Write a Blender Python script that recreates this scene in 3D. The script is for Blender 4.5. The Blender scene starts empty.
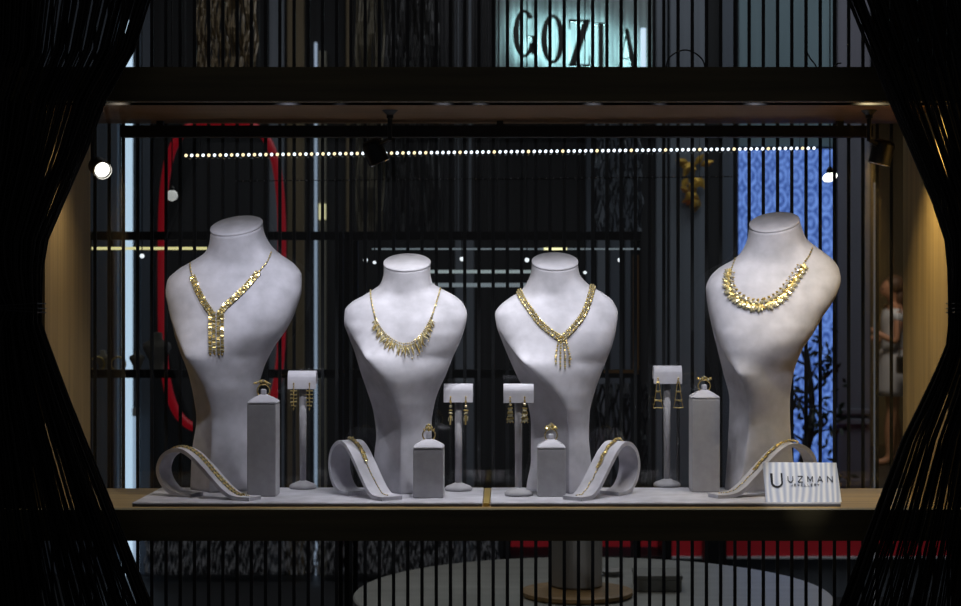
import bpy, bmesh, math, random
import numpy as np
from mathutils import Vector, Matrix, Quaternion
from mathutils.bvhtree import BVHTree
random.seed(7)
S = bpy.context.scene
COL = S.collection
PI = math.pi
F = 1636.0; CX = 500.0; CY = 310.0; CAMY = -2.7      # focal length in pixels, vanishing point, camera position
def X(px, d): return (px-CX)/F*d
def Z(py, d): return (CY-py)/F*d
def P(px, py, d): return Vector((X(px, d), d+CAMY, Z(py, d)))
FLOOR = -1.34

# ------------------------------------------------------------------ materials
def mat(name, col, rough=.6, metal=0., emit=None, es=1., noise=None, bump=None, sheen=0., coat=0., alpha=None, spec=None):
    m = bpy.data.materials.new(name); m.use_nodes = True
    nt = m.node_tree; b = nt.nodes['Principled BSDF']
    c = (*col, 1)
    b.inputs['Base Color'].default_value = c
    b.inputs['Roughness'].default_value = rough
    b.inputs['Metallic'].default_value = metal
    if sheen: b.inputs['Sheen Weight'].default_value = sheen
    if coat: b.inputs['Coat Weight'].default_value = coat
    if spec is not None: b.inputs['Specular IOR Level'].default_value = spec
    if emit:
        b.inputs['Emission Color'].default_value = (*emit, 1); b.inputs['Emission Strength'].default_value = es
    if noise:                                  # (scale vec, amount, detail)
        tc = nt.nodes.new('ShaderNodeTexCoord'); mp = nt.nodes.new('ShaderNodeMapping')
        mp.inputs['Scale'].default_value = noise[0]
        n = nt.nodes.new('ShaderNodeTexNoise'); n.inputs['Scale'].default_value = 1; n.inputs['Detail'].default_value = 5
        r = nt.nodes.new('ShaderNodeValToRGB')
        r.color_ramp.elements[0].position = .3; r.color_ramp.elements[1].position = .7
        a = noise[1]
        r.color_ramp.elements[0].color = (col[0]*(1-a), col[1]*(1-a), col[2]*(1-a), 1)
        r.color_ramp.elements[1].color = (min(1, col[0]*(1+a)), min(1, col[1]*(1+a)), min(1, col[2]*(1+a)), 1)
        L = nt.links.new
        L(tc.outputs['Object'], mp.inputs['Vector']); L(mp.outputs[0], n.inputs['Vector'])
        L(n.outputs['Fac'], r.inputs['Fac']); L(r.outputs[0], b.inputs['Base Color'])
        if bump:
            bp = nt.nodes.new('ShaderNodeBump'); bp.inputs['Strength'].default_value = bump; bp.inputs['Distance'].default_value = .002
            L(n.outputs['Fac'], bp.inputs['Height']); L(bp.outputs[0], b.inputs['Normal'])
    return m
M = {}
M['suede'] = mat('pale grey suede', (.47, .465, .51), .95, noise=((24, 24, 24), .2), bump=.25, sheen=.25, spec=.1)
M['suede_dk'] = mat('grey suede', (.36, .355, .375), .95, noise=((60, 60, 60), .08), bump=.25, sheen=.2, spec=.1)
M['suede_edge'] = mat('dark suede edge', (.10, .10, .11), .9)
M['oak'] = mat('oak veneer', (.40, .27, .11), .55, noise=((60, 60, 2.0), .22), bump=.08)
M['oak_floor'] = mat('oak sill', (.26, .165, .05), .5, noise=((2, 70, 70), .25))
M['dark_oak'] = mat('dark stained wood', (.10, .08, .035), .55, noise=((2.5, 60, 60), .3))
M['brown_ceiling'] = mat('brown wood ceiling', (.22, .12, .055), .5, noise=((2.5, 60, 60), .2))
M['black'] = mat('black paint', (.006, .006, .007), .5)
M['black_wall'] = mat('black wall paint', (.003, .003, .0035), .95, spec=.05)
M['cord'] = mat('black cord', (.014, .014, .016), .35, spec=.6)
M['cord_front'] = mat('black satin cord', (.006, .0055, .005), .45, spec=.3)
M['black_metal'] = mat('black metal', (.012, .012, .014), .35, metal=.3)
M['gold'] = mat('yellow gold', (.60, .45, .16), .3, metal=.75, noise=((300, 300, 300), .2))
M['gold_hi'] = mat('polished gold', (.95, .72, .28), .18, metal=.85)
M['stone'] = mat('pale stones', (.66, .60, .38), .15, metal=.55, noise=((500, 500, 500), .3))
M['chrome'] = mat('chrome', (.7, .7, .72), .2, metal=1)
M['pole'] = mat('brushed dark steel', (.16, .16, .17), .35, metal=.8)
M['brass'] = mat('brass', (.62, .43, .12), .35, metal=.6)
M['floor'] = mat('dark floor tiles', (.02, .02, .021), .5)
M['wallback'] = mat('charcoal wall', (.010, .0105, .012), .8, noise=((30, 1, .4), .5))
M['ceil'] = mat('dark ceiling', (.01, .01, .01), .9)
M['grey_panel'] = mat('blue grey panel', (.155, .175, .205), .7, noise=((25, 1, .3), .18))
M['grey_panel2'] = mat('slate panel', (.08, .095, .12), .7, noise=((25, 1, .3), .2))
M['teal_panel'] = mat('teal grey panel', (.15, .22, .25), .6, noise=((9, 1, .6), .2))
M['mauve_panel'] = mat('mauve grey panel', (.17, .165, .20), .7, noise=((14, 1, .6), .12))
M['wood_dim'] = mat('walnut strip', (.15, .11, .055), .6, noise=((40, 1, .5), .2))
M['beige'] = mat('beige strip', (.22, .21, .16), .6)
M['amber'] = mat('amber wood', (.42, .22, .08), .5, noise=((60, 60, 3), .2))
M['red_glow'] = mat('red neon tube', (.2, .005, .01), .4, emit=(.75, .012, .03), es=.14)
M['red_cover'] = mat('red bench cover', (.90, .03, .05), .6)  # plain red of the bench cover, no emission
M['tube'] = mat('cool light tube', (.5, .5, .5), .4, emit=(.50, .68, .86), es=.95)
M['tube2'] = mat('short light tube', (.5, .5, .5), .4, emit=(.40, .55, .74), es=.62)
M['tube3'] = mat('slim light tube', (.5, .5, .5), .4, emit=(.36, .48, .66), es=.5)
M['led_w'] = mat('cool diode', (.8, .8, .8), .4, emit=(.80, .90, 1.0), es=1.6)
M['led_y'] = mat('warm diode', (.8, .8, .8), .4, emit=(1.0, .82, .48), es=1.3)
M['led_reflect'] = mat('dim reflected diode', (.16, .16, .17), .4)  # grey dots standing in for the lit strip's reflection
M['led_yel'] = mat('yellow strip light', (.8, .8, .8), .4, emit=(.95, .86, .38), es=.85)
M['led_cy'] = mat('cool strip light', (.8, .8, .8), .4, emit=(.50, .60, .68), es=.30)
M['led_mix'] = mat('shelf light', (.8, .8, .8), .4, emit=(.5, .6, .62), es=.5)
M['bulb'] = mat('lit bulb', (1, 1, 1), .3, emit=(1, .98, .86), es=3.5)
M['bulb_dim'] = mat('frosted globe', (.8, .8, .8), .3, emit=(.75, .75, .72), es=.5)
M['bulb_mid'] = mat('small lit bulb', (1, 1, 1), .3, emit=(.9, .95, 1), es=1.3)
M['square'] = mat('lit cream sign square', (.8, .8, .6), .5, emit=(.75, .68, .36), es=.75)
M['table'] = mat('pale table top', (.36, .36, .33), .4, noise=((1.5, 20, 1.5), .12))
M['vase'] = mat('off white ceramic', (.30, .29, .27), .4)
M['tray'] = mat('wooden tray', (.32, .19, .07), .5, noise=((4, 60, 60), .2))
M['paper'] = mat('grey card box', (.24, .24, .22), .7)
M['skin'] = mat('skin', (.50, .24, .14), .5)
M['hair'] = mat('brown hair', (.10, .05, .025), .6)
M['white_cloth'] = mat('white cotton', (.75, .76, .80), .8)
M['grey_skirt'] = mat('light grey cotton', (.50, .50, .54), .8)
M['leather'] = mat('black leather', (.012, .01, .01), .4)
M['letter'] = mat('dark letter face', (.01, .012, .01), .4)
M['letter_back'] = mat('letter back light', (.5, .5, .5), .4, emit=(.55, .98, 1.0), es=17)
M['sign_panel'] = mat('ribbed sign panel', (.15, .17, .175), .6, noise=((60, 1, 3), .5))
M['ink'] = mat('black ink', (.01, .01, .015), .4)
M['ink_grey'] = mat('grey ink', (.10, .11, .15), .4)
M['leaf'] = mat('dark green leaf', (.008, .016, .007), .5)
M['bark'] = mat('dark bark', (.015, .012, .01), .8)
M['pot'] = mat('black pot', (.012, .012, .012), .4)
M['gold_leaf'] = mat('golden leaf', (.62, .36, .05), .35, metal=.5)
M['net'] = mat('dark netting', (.035, .036, .042), .6)
M['fringe'] = mat('grey fringe', (.26, .26, .27), .6)
M['net_warm'] = mat('cream bead strings', (.26, .20, .12), .5)
M['net_cream'] = mat('pale bead strings', (.22, .20, .15), .5)
M['net_grey'] = mat('grey bead strings', (.055, .055, .06), .5)

def glassmat():
    m = bpy.data.materials.new('clear glass'); m.use_nodes = True
    nt = m.node_tree; nt.nodes.clear()
    o = nt.nodes.new('ShaderNodeOutputMaterial'); mx = nt.nodes.new('ShaderNodeMixShader')
    t = nt.nodes.new('ShaderNodeBsdfTransparent'); g = nt.nodes.new('ShaderNodeBsdfGlossy')
    t.inputs[0].default_value = (.93, .95, .95, 1)
    g.inputs['Roughness'].default_value = .02; g.inputs[0].default_value = (1, 1, 1, 1)
    mx.inputs[0].default_value = .035
    nt.links.new(t.outputs[0], mx.inputs[1]); nt.links.new(g.outputs[0], mx.inputs[2]); nt.links.new(mx.outputs[0], o.inputs[0])
    return m
M['glass'] = glassmat()

def screenmat():
    m = bpy.data.materials.new('blue damask screen'); m.use_nodes = True
    nt = m.node_tree; b = nt.nodes['Principled BSDF']; L = nt.links.new
    b.inputs['Base Color'].default_value = (.02, .03, .06, 1)
    tc = nt.nodes.new('ShaderNodeTexCoord'); mp = nt.nodes.new('ShaderNodeMapping'); mp.inputs['Scale'].default_value = (13, .01, 8.5)
    L(tc.outputs['Object'], mp.inputs[0])
    fr = nt.nodes.new('ShaderNodeVectorMath'); fr.operation = 'FRACTION'; L(mp.outputs[0], fr.inputs[0])
    sb = nt.nodes.new('ShaderNodeVectorMath'); sb.operation = 'SUBTRACT'; sb.inputs[1].default_value = (.5, 0, .5); L(fr.outputs[0], sb.inputs[0])
    mu = nt.nodes.new('ShaderNodeVectorMath'); mu.operation = 'MULTIPLY'; mu.inputs[1].default_value = (1, 0, 1); L(sb.outputs[0], mu.inputs[0])
    ln = nt.nodes.new('ShaderNodeVectorMath'); ln.operation = 'LENGTH'; L(mu.outputs[0], ln.inputs[0])
    m1 = nt.nodes.new('ShaderNodeMath'); m1.operation = 'MULTIPLY'; m1.inputs[1].default_value = 20; L(ln.outputs['Value'], m1.inputs[0])
    s1 = nt.nodes.new('ShaderNodeMath'); s1.operation = 'SINE'; L(m1.outputs[0], s1.inputs[0])
    n = nt.nodes.new('ShaderNodeTexNoise'); n.inputs['Scale'].default_value = 45; n.inputs['Detail'].default_value = 3; L(tc.outputs['Object'], n.inputs['Vector'])
    a = nt.nodes.new('ShaderNodeMath'); a.operation = 'MULTIPLY_ADD'; a.inputs[1].default_value = .2; L(s1.outputs[0], a.inputs[0]); L(n.outputs['Fac'], a.inputs[2])
    r = nt.nodes.new('ShaderNodeValToRGB'); e = r.color_ramp.elements
    e[0].position = .2; e[0].color = (.035, .085, .33, 1); e[1].position = .8; e[1].color = (.17, .31, .80, 1)
    L(a.outputs[0], r.inputs[0]); L(r.outputs[0], b.inputs['Emission Color']); b.inputs['Emission Strength'].default_value = 1.0
    return m
M['screen'] = screenmat()

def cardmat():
    m = bpy.data.materials.new('pale card with painted reflection'); m.use_nodes = True
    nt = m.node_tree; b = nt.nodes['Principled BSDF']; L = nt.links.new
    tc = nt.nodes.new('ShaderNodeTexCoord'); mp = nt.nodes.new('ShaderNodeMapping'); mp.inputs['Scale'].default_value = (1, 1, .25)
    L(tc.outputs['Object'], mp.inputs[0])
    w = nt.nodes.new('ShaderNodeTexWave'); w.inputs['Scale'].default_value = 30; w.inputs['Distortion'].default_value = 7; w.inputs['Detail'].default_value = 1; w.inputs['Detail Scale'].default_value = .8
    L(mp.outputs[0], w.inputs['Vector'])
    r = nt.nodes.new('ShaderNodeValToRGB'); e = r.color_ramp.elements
    e[0].color = (.55, .60, .75, 1); e[1].color = (.97, .97, .99, 1)  # reflected stripes painted into the card's base colour
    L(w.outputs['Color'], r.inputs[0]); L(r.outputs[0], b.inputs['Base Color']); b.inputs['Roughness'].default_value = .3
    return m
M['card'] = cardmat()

# ------------------------------------------------------------------ helpers
def wl(o):
    v = Vector((0, 0, 0))
    while o is not None: v += o.location; o = o.parent
    return v
def meta(o, label=None, cat=None, group=None, kind=None):
    if label: o['label'] = label
    if cat: o['category'] = cat
    if group: o['group'] = group
    if kind: o['kind'] = kind
    return o
def thing(name, loc, label, cat, group=None, kind=None):
    o = bpy.data.objects.new(name, None); COL.objects.link(o); o.location = loc; o.empty_display_size = .02
    return meta(o, label, cat, group, kind)
def obj(name, bm, m, parent=None, smooth=False, loc=None, mats=None):
    """bm is in world coordinates"""
    if parent is not None: org = wl(parent)
    elif loc is not None: org = Vector(loc)
    else:
        xs = [v.co for v in bm.verts]
        lo = [min(c[i] for c in xs) for i in range(3)]; hi = [max(c[i] for c in xs) for i in range(3)]
        org = Vector(((lo[0]+hi[0])/2, (lo[1]+hi[1])/2, lo[2]))
    bmesh.ops.translate(bm, verts=bm.verts, vec=-org)
    bmesh.ops.recalc_face_normals(bm, faces=bm.faces)
    me = bpy.data.meshes.new(name); bm.to_mesh(me); bm.free()
    if smooth:
        for p in me.polygons: p.use_smooth = True
    for mm in (mats or [m]): me.materials.append(mm)
    o = bpy.data.objects.new(name, me); COL.objects.link(o)
    if parent is not None: o.parent = parent
    else: o.location = org
    return o
def struct(name, bm, m, **k):
    o = obj(name, bm, m, **k); o['kind'] = 'structure'; return o
def NB(): return bmesh.new()
def box(bm, x0, x1, y0, y1, z0, z1, bev=0, mi=0):
    r = bmesh.ops.create_cube(bm, size=1)
    vs = r['verts']
    for v in vs:
        v.co = Vector((x0+(v.co.x+.5)*(x1-x0), y0+(v.co.y+.5)*(y1-y0), z0+(v.co.z+.5)*(z1-z0)))
    fs = set(f for v in vs for f in v.link_faces)
    for f in fs: f.material_index = mi
    if bev:
        es = list(set(e for v in vs for e in v.link_edges))
        bmesh.ops.bevel(bm, geom=es, offset=bev, segments=2, affect='EDGES', profile=.5)
    return vs
def B(*a, **k):
    bm = NB(); box(bm, *a, **k); return bm
def pbox(px0, px1, py0, py1, d, th, bev=0):
    """box whose front face fills a stretch of wall at distance d"""
    return B(X(px0, d), X(px1, d), d+CAMY, d+CAMY+th, Z(py1, d), Z(py0, d), bev=bev)
def frame_for(t):
    t = t.normalized(); a = Vector((0, 0, 1)) if abs(t.z) < .9 else Vector((1, 0, 0))
    u = t.cross(a).normalized(); return u, t.cross(u).normalized()
def tube(bm, pts, r, n=8, closed=False, cap=True):
    pts = [Vector(p) for p in pts]; rs = r if isinstance(r, (list, tuple)) else [r]*len(pts)
    rings = []; u = None
    N = len(pts)
    for i, p in enumerate(pts):
        if closed: t = pts[(i+1) % N]-pts[i-1]
        else: t = pts[min(i+1, N-1)]-pts[max(i-1, 0)]
        t.normalize()
        if u is None: u, _ = frame_for(t)
        u = (u-t*u.dot(t)).normalized(); w = t.cross(u)
        rings.append([bm.verts.new(p+(u*math.cos(2*PI*k/n)+w*math.sin(2*PI*k/n))*rs[i]) for k in range(n)])
    m = N if closed else N-1
    for i in range(m):
        a, b = rings[i], rings[(i+1) % N]
        for k in range(n): bm.faces.new((a[k], a[(k+1) % n], b[(k+1) % n], b[k]))
    if cap and not closed:
        bm.faces.new(rings[0]); bm.faces.new(rings[-1])
def lathe(bm, c, prof, n=32, axis=None):
    """prof: (r, h) pairs along axis (default up) from c"""
    c = Vector(c); ax = Vector(axis).normalized() if axis is not None else Vector((0, 0, 1))
    u, w = frame_for(ax); rings = []
    for r, h in prof:
        rings.append([bm.verts.new(c+ax*h+(u*math.cos(2*PI*k/n)+w*math.sin(2*PI*k/n))*max(r, 1e-5)) for k in range(n)])
    for a, b in zip(rings, rings[1:]):
        for k in range(n): bm.faces.new((a[k], a[(k+1) % n], b[(k+1) % n], b[k]))
    bm.faces.new(rings[0]); bm.faces.new(rings[-1])
def ball(bm, c, r, sub=2, sc=(1, 1, 1), rot=None):
    g = bmesh.ops.create_icosphere(bm, subdivisions=sub, radius=1)
    for v in g['verts']:
        q = Vector((v.co.x*r*sc[0], v.co.y*r*sc[1], v.co.z*r*sc[2]))
        if rot is not None: q = rot @ q
        v.co = Vector(c)+q
def prism(bm, poly, y0, y1):
    """poly: (x, z) points in order; extruded y0..y1"""
    a = [bm.verts.new((x, y0, z)) for x, z in poly]; b = [bm.verts.new((x, y1, z)) for x, z in poly]
    n = len(poly)
    bm.faces.new(a); bm.faces.new(b)
    for i in range(n): bm.faces.new((a[i], a[(i+1) % n], b[(i+1) % n], b[i]))
def catmull(pts, n=8):
    pts = [Vector(p) for p in pts]; out = []
    for i in range(len(pts)-1):
        p0 = pts[max(i-1, 0)]; p1 = pts[i]; p2 = pts[i+1]; p3 = pts[min(i+2, len(pts)-1)]
        for k in range(n):
            t = k/n
            out.append(.5*((2*p1)+(-p0+p2)*t+(2*p0-5*p1+4*p2-p3)*t*t+(-p0+3*p1-3*p2+p3)*t**3))
    out.append(pts[-1]); return out
def basis(nrm, up):
    n = nrm.normalized(); u = (up-n*up.dot(n))
    if u.length < 1e-5: u = Vector((1, 0, 0))
    u.normalize(); s = u.cross(n).normalized()
    return Matrix((s, n, u)).transposed()            # columns: side, normal, up
GR = random.Random(11)
def gem(bm, c, R, w, h, d, kind='octa', mi=0):
    R = R @ Matrix.Rotation(GR.gauss(0, .16), 3, 'X') @ Matrix.Rotation(GR.gauss(0, .12), 3, 'Y') @ Matrix.Rotation(GR.gauss(0, .16), 3, 'Z')
    """small faceted piece, w across, h along, d thick (normal)"""
    if kind == 'box':
        q = [Vector((sx*w/2, sy*d/2, sz*h/2)) for sx in (-1, 1) for sy in (-1, 1) for sz in (-1, 1)]
        v = [bm.verts.new(c+R @ p) for p in q]
        for f in ((0, 1, 3, 2), (4, 6, 7, 5), (0, 4, 5, 1), (2, 3, 7, 6), (0, 2, 6, 4), (1, 5, 7, 3)):
            bm.faces.new([v[i] for i in f]).material_index = mi
    elif kind == 'octa':
        q = [(w/2, 0, 0), (0, 0, h/2), (-w/2, 0, 0), (0, 0, -h/2)]
        v = [bm.verts.new(c+R @ Vector(p)) for p in q]; t = bm.verts.new(c+R @ Vector((0, d/2, 0))); b = bm.verts.new(c+R @ Vector((0, -d/2, 0)))
        for i in range(4):
            bm.faces.new((v[i], v[(i+1) % 4], t)).material_index = mi
            bm.faces.new((v[(i+1) % 4], v[i], b)).material_index = mi
    elif kind == 'leaf':                              # pointed drop, root at c, tip at -h
        prof = [(0, 0), (.5, -.35), (.42, -.6), (0, -1), (-.42, -.6), (-.5, -.35)]
        v = [bm.verts.new(c+R @ Vector((x*w, 0, z*h))) for x, z in prof]
        t = bm.verts.new(c+R @ Vector((0, d, -.45*h))); b = bm.verts.new(c+R @ Vector((0, -d*.4, -.45*h)))
        for i in range(6):
            bm.faces.new((v[i], v[(i+1) % 6], t)).material_index = mi
            bm.faces.new((v[(i+1) % 6], v[i], b)).material_index = mi
    else:
        g = bmesh.ops.create_icosphere(bm, subdivisions=1, radius=1)
        for v in g['verts']: v.co = c+R @ Vector((v.co.x*w/2, v.co.y*d/2, v.co.z*h/2))
        for f in set(f for v in g['verts'] for f in v.link_faces): f.material_index = mi
GM = [M['gold'], M['stone']]

# ------------------------------------------------------------------ camera
cd = bpy.data.cameras.new('camera'); cam = bpy.data.objects.new('camera', cd); COL.objects.link(cam)
cam.location = (0, CAMY, 0); cam.rotation_euler = (PI/2, 0, 0)
cd.sensor_width = 36; cd.lens = 36*F/961
cd.shift_x = (480.5-CX)/961; cd.shift_y = (CY-303)/961
cd.clip_start = .05; cd.clip_end = 60
cd.dof.use_dof = True; cd.dof.focus_distance = 2.82; cd.dof.aperture_fstop = 9
S.camera = cam

# ------------------------------------------------------------------ display case (the setting)
XL, XR, ZT, ZB, DB = -.751, .739, .342, -.327, .30
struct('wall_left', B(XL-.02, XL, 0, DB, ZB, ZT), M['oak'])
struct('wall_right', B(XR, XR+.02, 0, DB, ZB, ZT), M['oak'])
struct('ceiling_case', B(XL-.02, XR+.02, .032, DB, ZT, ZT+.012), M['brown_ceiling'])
struct('added_glare_strip', B(XL-.02, XR+.02, .0305, .0315, ZT, ZT+.012), M['black_wall'])  # added black strip, keeps lamp glare off the ceiling's front edge
struct('trim_1', B(-1.1, 1.1, -.022, 0, ZT, .398), M['dark_oak'])            # upper front rail
struct('trim_2', B(-1.1, 1.1, -.022, 0, -.378, ZB), M['dark_oak'])      # lower front rail
struct('added_slot_lid', B(-1.1, 1.1, 0, .034, ZT+.034, ZT+.05), M['dark_oak'])      # closes the made-up lamp slot
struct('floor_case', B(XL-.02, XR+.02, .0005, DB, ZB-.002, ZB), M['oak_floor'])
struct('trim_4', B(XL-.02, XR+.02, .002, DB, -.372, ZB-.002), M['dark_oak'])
bm = NB(); box(bm, XL, XR, DB+.001, DB+.006, ZB, ZT); struct('window_1', bm, M['glass'])
# dark piers either side of the case
struct('wall_front_left', B(-2.2, XL-.022, .0, .06, FLOOR, 1.2), M['black_wall'])
struct('wall_front_right', B(XR+.022, 2.2, .0, .06, FLOOR, 1.2), M['black_wall'])
struct('floor', B(-5, 6, -3, 15, FLOOR-.1, FLOOR), M['floor'])

# ------------------------------------------------------------------ suede platforms
ZP = -.3205
def platform(px0, px1, label):
    d0 = 2.722
    t = thing('display_platform', (X((px0+px1)/2, d0), .13, ZB), label, 'platform', 'suede display platforms')
    obj('panel', B(X(px0, d0), X(px1, d0), .022, .255, ZB+.0005, ZP, bev=.0015), M['suede'], t)
    obj('edge_band', B(X(px0, d0)+.001, X(px1, d0)-.001, .0195, .0225, ZB, ZP-.0025), M['suede_edge'], t, )
    return t
platform(132, 482.5, 'long grey suede platform under the two left-hand busts')
platform(490.5, 841, 'long grey suede platform under the two right-hand busts')
o = obj('brass_divider', B(X(483.5, 2.722), X(489.5, 2.722), .021, .255, ZB+.0003, ZP-.001), M['brass'])
meta(o, 'narrow brass strip in the gap between the two suede platforms', 'divider strip')

# ------------------------------------------------------------------ busts
def smooth_interp(rows, ys):
    a = np.array(rows, float); k = a[:, 0]
    out = []
    for c in range(1, a.shape[1]):
        v = a[:, c]
        m = np.zeros(len(k)); dl = np.diff(v)/np.diff(k)
        m[0] = dl[0]; m[-1] = dl[-1]
        for i in range(1, len(k)-1):
            m[i] = 0 if dl[i-1]*dl[i] <= 0 else 2*dl[i-1]*dl[i]/(dl[i-1]+dl[i])
        r = []
        for y in ys:
            i = min(max(np.searchsorted(k, y)-1, 0), len(k)-2); h = k[i+1]-k[i]; t = (y-k[i])/h
            r.append((2*t**3-3*t*t+1)*v[i]+(t**3-2*t*t+t)*h*m[i]+(-2*t**3+3*t*t)*v[i+1]+(t**3-t*t)*h*m[i+1])
        out.append(r)
    return out
SURF = {}
def bust(key, label, d, Lo, Cr, Ro, shr, capc, caphw, roll, bot):
    """Lo, Cr, Ro: (height, position) outline stations of left side, crease and right side"""
    by = d+CAMY
    y0 = capc; ys = list(np.linspace(y0, bot, 84))
    L = smooth_interp(Lo, ys)[0]; R = smooth_interp(Ro, ys)[0]
    ck = [(p[0], p[1]) for p in Cr]
    cr0 = ck[0][0]
    H = bot-capc
    dep = [(0, .018, .043, .043, shr), (.10, .018, .041, .041, .8*shr), (.17, .012, .044, .040, .4*shr), (.24, .004, .050, .038, .05), (.33, -.002, .058, .036, 0), (.46, -.010, .064, .036, 0),
           (.60, -.002, .054, .036, 0), (.75, .004, .040, .036, 0), (1, .002, .042, .036, 0)]
    D = smooth_interp(dep, [(y-y0)/H for y in ys])
    bm = NB(); rings = []
    nf, ns, nb = 36, 8, 26
    zbase = ZP
    zb = Z(bot, d)
    for i, y in enumerate(ys):
        z = ZP+(Z(y, d)-zb)
        xl, xr = X(L[i], d), X(R[i], d)
        if y > cr0:
            xc = X(np.interp(y, [p[0] for p in ck], [p[1] for p in ck]), d)
        else: xc = xl+.0004
        xc = max(xc, xl+.0004)
        yc = by+D[0][i]; b = D[1][i]; bb = D[2][i]; sh = D[3][i]
        wdt = xr-xl; s = min(1, (xc-xl)/(.13*wdt))
        g = 1.1*b*s; bul = b*(1-.6*s)
        ring = []
        def add(x, yy):
            zz = z+sh*(yy-yc)
            zz += roll*(x-(xl+xr)/2)*max(0, 1-(y-y0)/(.16*H))
            ring.append(bm.verts.new((x, yy, zz)))
        for k in range(nf):
            ph = PI*k/nf
            x = (xc+xr)/2+(xr-xc)/2*math.cos(ph)
            add(x, yc-bul*math.sin(ph)**.9-g*((1-math.cos(ph))/2)**1.15)
        for k in range(ns):
            t = k/ns
            add(xc+(xl-xc)*t, yc-g*(1-t)**1.1)
        for k in range(nb):
            ph = PI*k/nb
            add((xl+xr)/2-wdt/2*math.cos(ph), yc+bb*math.sin(ph))
        rings.append(ring)
    n = nf+ns+nb
    for a, b_ in zip(rings, rings[1:]):
        for k in range(n): bm.faces.new((a[k], a[(k+1) % n], b_[(k+1) % n], b_[k]))
    bm.faces.new(rings[-1]); bm.faces.new(rings[0])
    for v in rings[-1]: v.co.z = ZP+.0003
    top = [v.co.copy() for v in rings[0]]
    bmesh.ops.recalc_face_normals(bm, faces=bm.faces)
    for i in range(len(rings)-1):
        if ys[i] > cr0+9:
            e = bm.edges.get((rings[i][nf], rings[i+1][nf]))
            if e: e.smooth = False
    SURF[key] = BVHTree.FromBMesh(bm)
    cx = sum(v.x for v in top)/n
    t = thing('jewellery_bust', (X((L[-1]+R[-1])/2, d), by, ZP), label, 'display bust', 'grey suede necklace busts')
    o = obj('torso', bm, M['suede'], t, smooth=True)
    # neck cap: a thin disc with rounded rim sitting on the slanted cut
    cb = NB(); c0 = sum(top, Vector())/n
    e1 = (top[0]-top[nf+ns]).normalized(); fr = top[nf//2]
    e2 = (fr-c0); e2 = (e2-e1*e2.dot(e1)).normalized(); nn = e1.cross(e2); nn = nn if nn.z > 0 else -nn
    prev = None
    for sc, h in ((.97, -.002), (1.0, -.001), (1.015, .0005), (1.01, .0022), (.97, .0034), (.6, .0038), (.2, .004)):
        rg = [cb.verts.new(c0+(v-c0)*sc+nn*h) for v in top]
        if prev:
            for k in range(n): cb.faces.new((prev[k], prev[(k+1) % n], rg[(k+1) % n], rg[k]))
        else: cb.faces.new(rg)
        prev = rg
    cb.faces.new(prev)
    obj('neck_cap', cb, M['suede'], t, smooth=True)
    return t
bust('b1', 'tall grey suede bust at far left wearing the Y-shaped gold necklace', 2.915,
     [(228, 209), (241, 208), (253, 203), (262, 190.7), (272, 176), (282, 166.7), (294, 165.5), (309, 168.5), (329, 173.4), (349, 179.3), (376, 188.8), (403, 194), (421, 196), (455, 191.5), (492, 190)],
     [(318, 170), (335, 179), (350, 188.8), (366, 199), (387, 210), (408, 215), (437, 215), (492, 212.5)],
     [(228, 261), (237, 262.5), (249, 268.7), (258, 278.6), (267, 293.5), (277, 301), (291, 301.4), (309, 297), (329, 288.5), (349, 275), (371, 264), (390, 258.7), (420, 254), (455, 255), (492, 259)],
     .44, 228, 26, .10, 492)
bust('b2', 'shorter grey suede bust, second from left, with the lacy gold bib necklace', 2.89,
     [(266, 383), (275, 383), (287, 379.6), (298, 364), (306, 350), (314, 344.3), (325, 344), (340, 349), (355, 355), (378, 362), (393, 367), (416, 373.6), (439, 376), (462, 374), (494.5, 375)],
     [(326, 345), (337, 351), (350, 361), (360, 369), (370, 377), (384, 387), (405, 397), (423, 401), (494.5, 401)],
     [(266, 430), (275, 430), (287, 432), (293, 442), (300, 456), (308, 464), (318, 467), (330, 465), (345, 460), (360, 453), (378, 446), (393, 439), (405, 435), (428, 431.5), (462, 432), (494.5, 436)],
     .38, 266, 23.5, 0, 494.5)
bust('b3', 'shorter grey suede bust right of centre wearing the thick gold rope necklace', 2.90,
     [(264, 532), (275, 531), (285, 527), (293, 521), (300, 510), (308, 499.6), (316, 495), (328, 496.6), (343, 502), (357, 507.7), (378, 517), (395, 525), (428, 531), (462, 531), (485, 527), (493, 526)],
     [(334, 499), (344, 505.5), (355.5, 514.6), (367, 526), (378.6, 537), (395, 555), (411, 564), (434, 566.6), (493, 566.6)],
     [(264, 578.5), (272, 579), (279, 581.6), (288, 590.4), (296, 604.7), (304, 614), (315, 618), (328, 616.7), (345, 612.8), (360, 607), (378, 600), (391, 595.5), (416, 589.7), (439, 589), (462, 591), (493, 593)],
     .38, 264, 23, 0, 493)
bust('b4', 'tall grey suede bust at far right wearing the gold leaf collar necklace', 2.915,
     [(224, 751), (238, 749), (249.7, 744), (260, 735), (269, 720), (279.7, 709.6), (290, 706), (306, 707.3), (325, 710.8), (350, 716.6), (374, 723), (403, 729.8), (442, 728.5), (491, 725)],
     [(330, 713), (345, 717), (358, 722.5), (372, 731), (384, 737.7), (405.5, 743.5), (437, 743.5), (470, 738), (491, 733)],
     [(224, 801), (230, 803), (241.6, 807.8), (250.8, 819.3), (260, 833), (269, 840), (279.7, 841.3), (292.4, 837.8), (305, 831), (318, 821.6), (334, 812), (350, 801), (374, 793), (403, 790), (427, 790.6), (460, 793), (491, 796)],
     .42, 223.5, 25, .17, 491)

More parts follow.
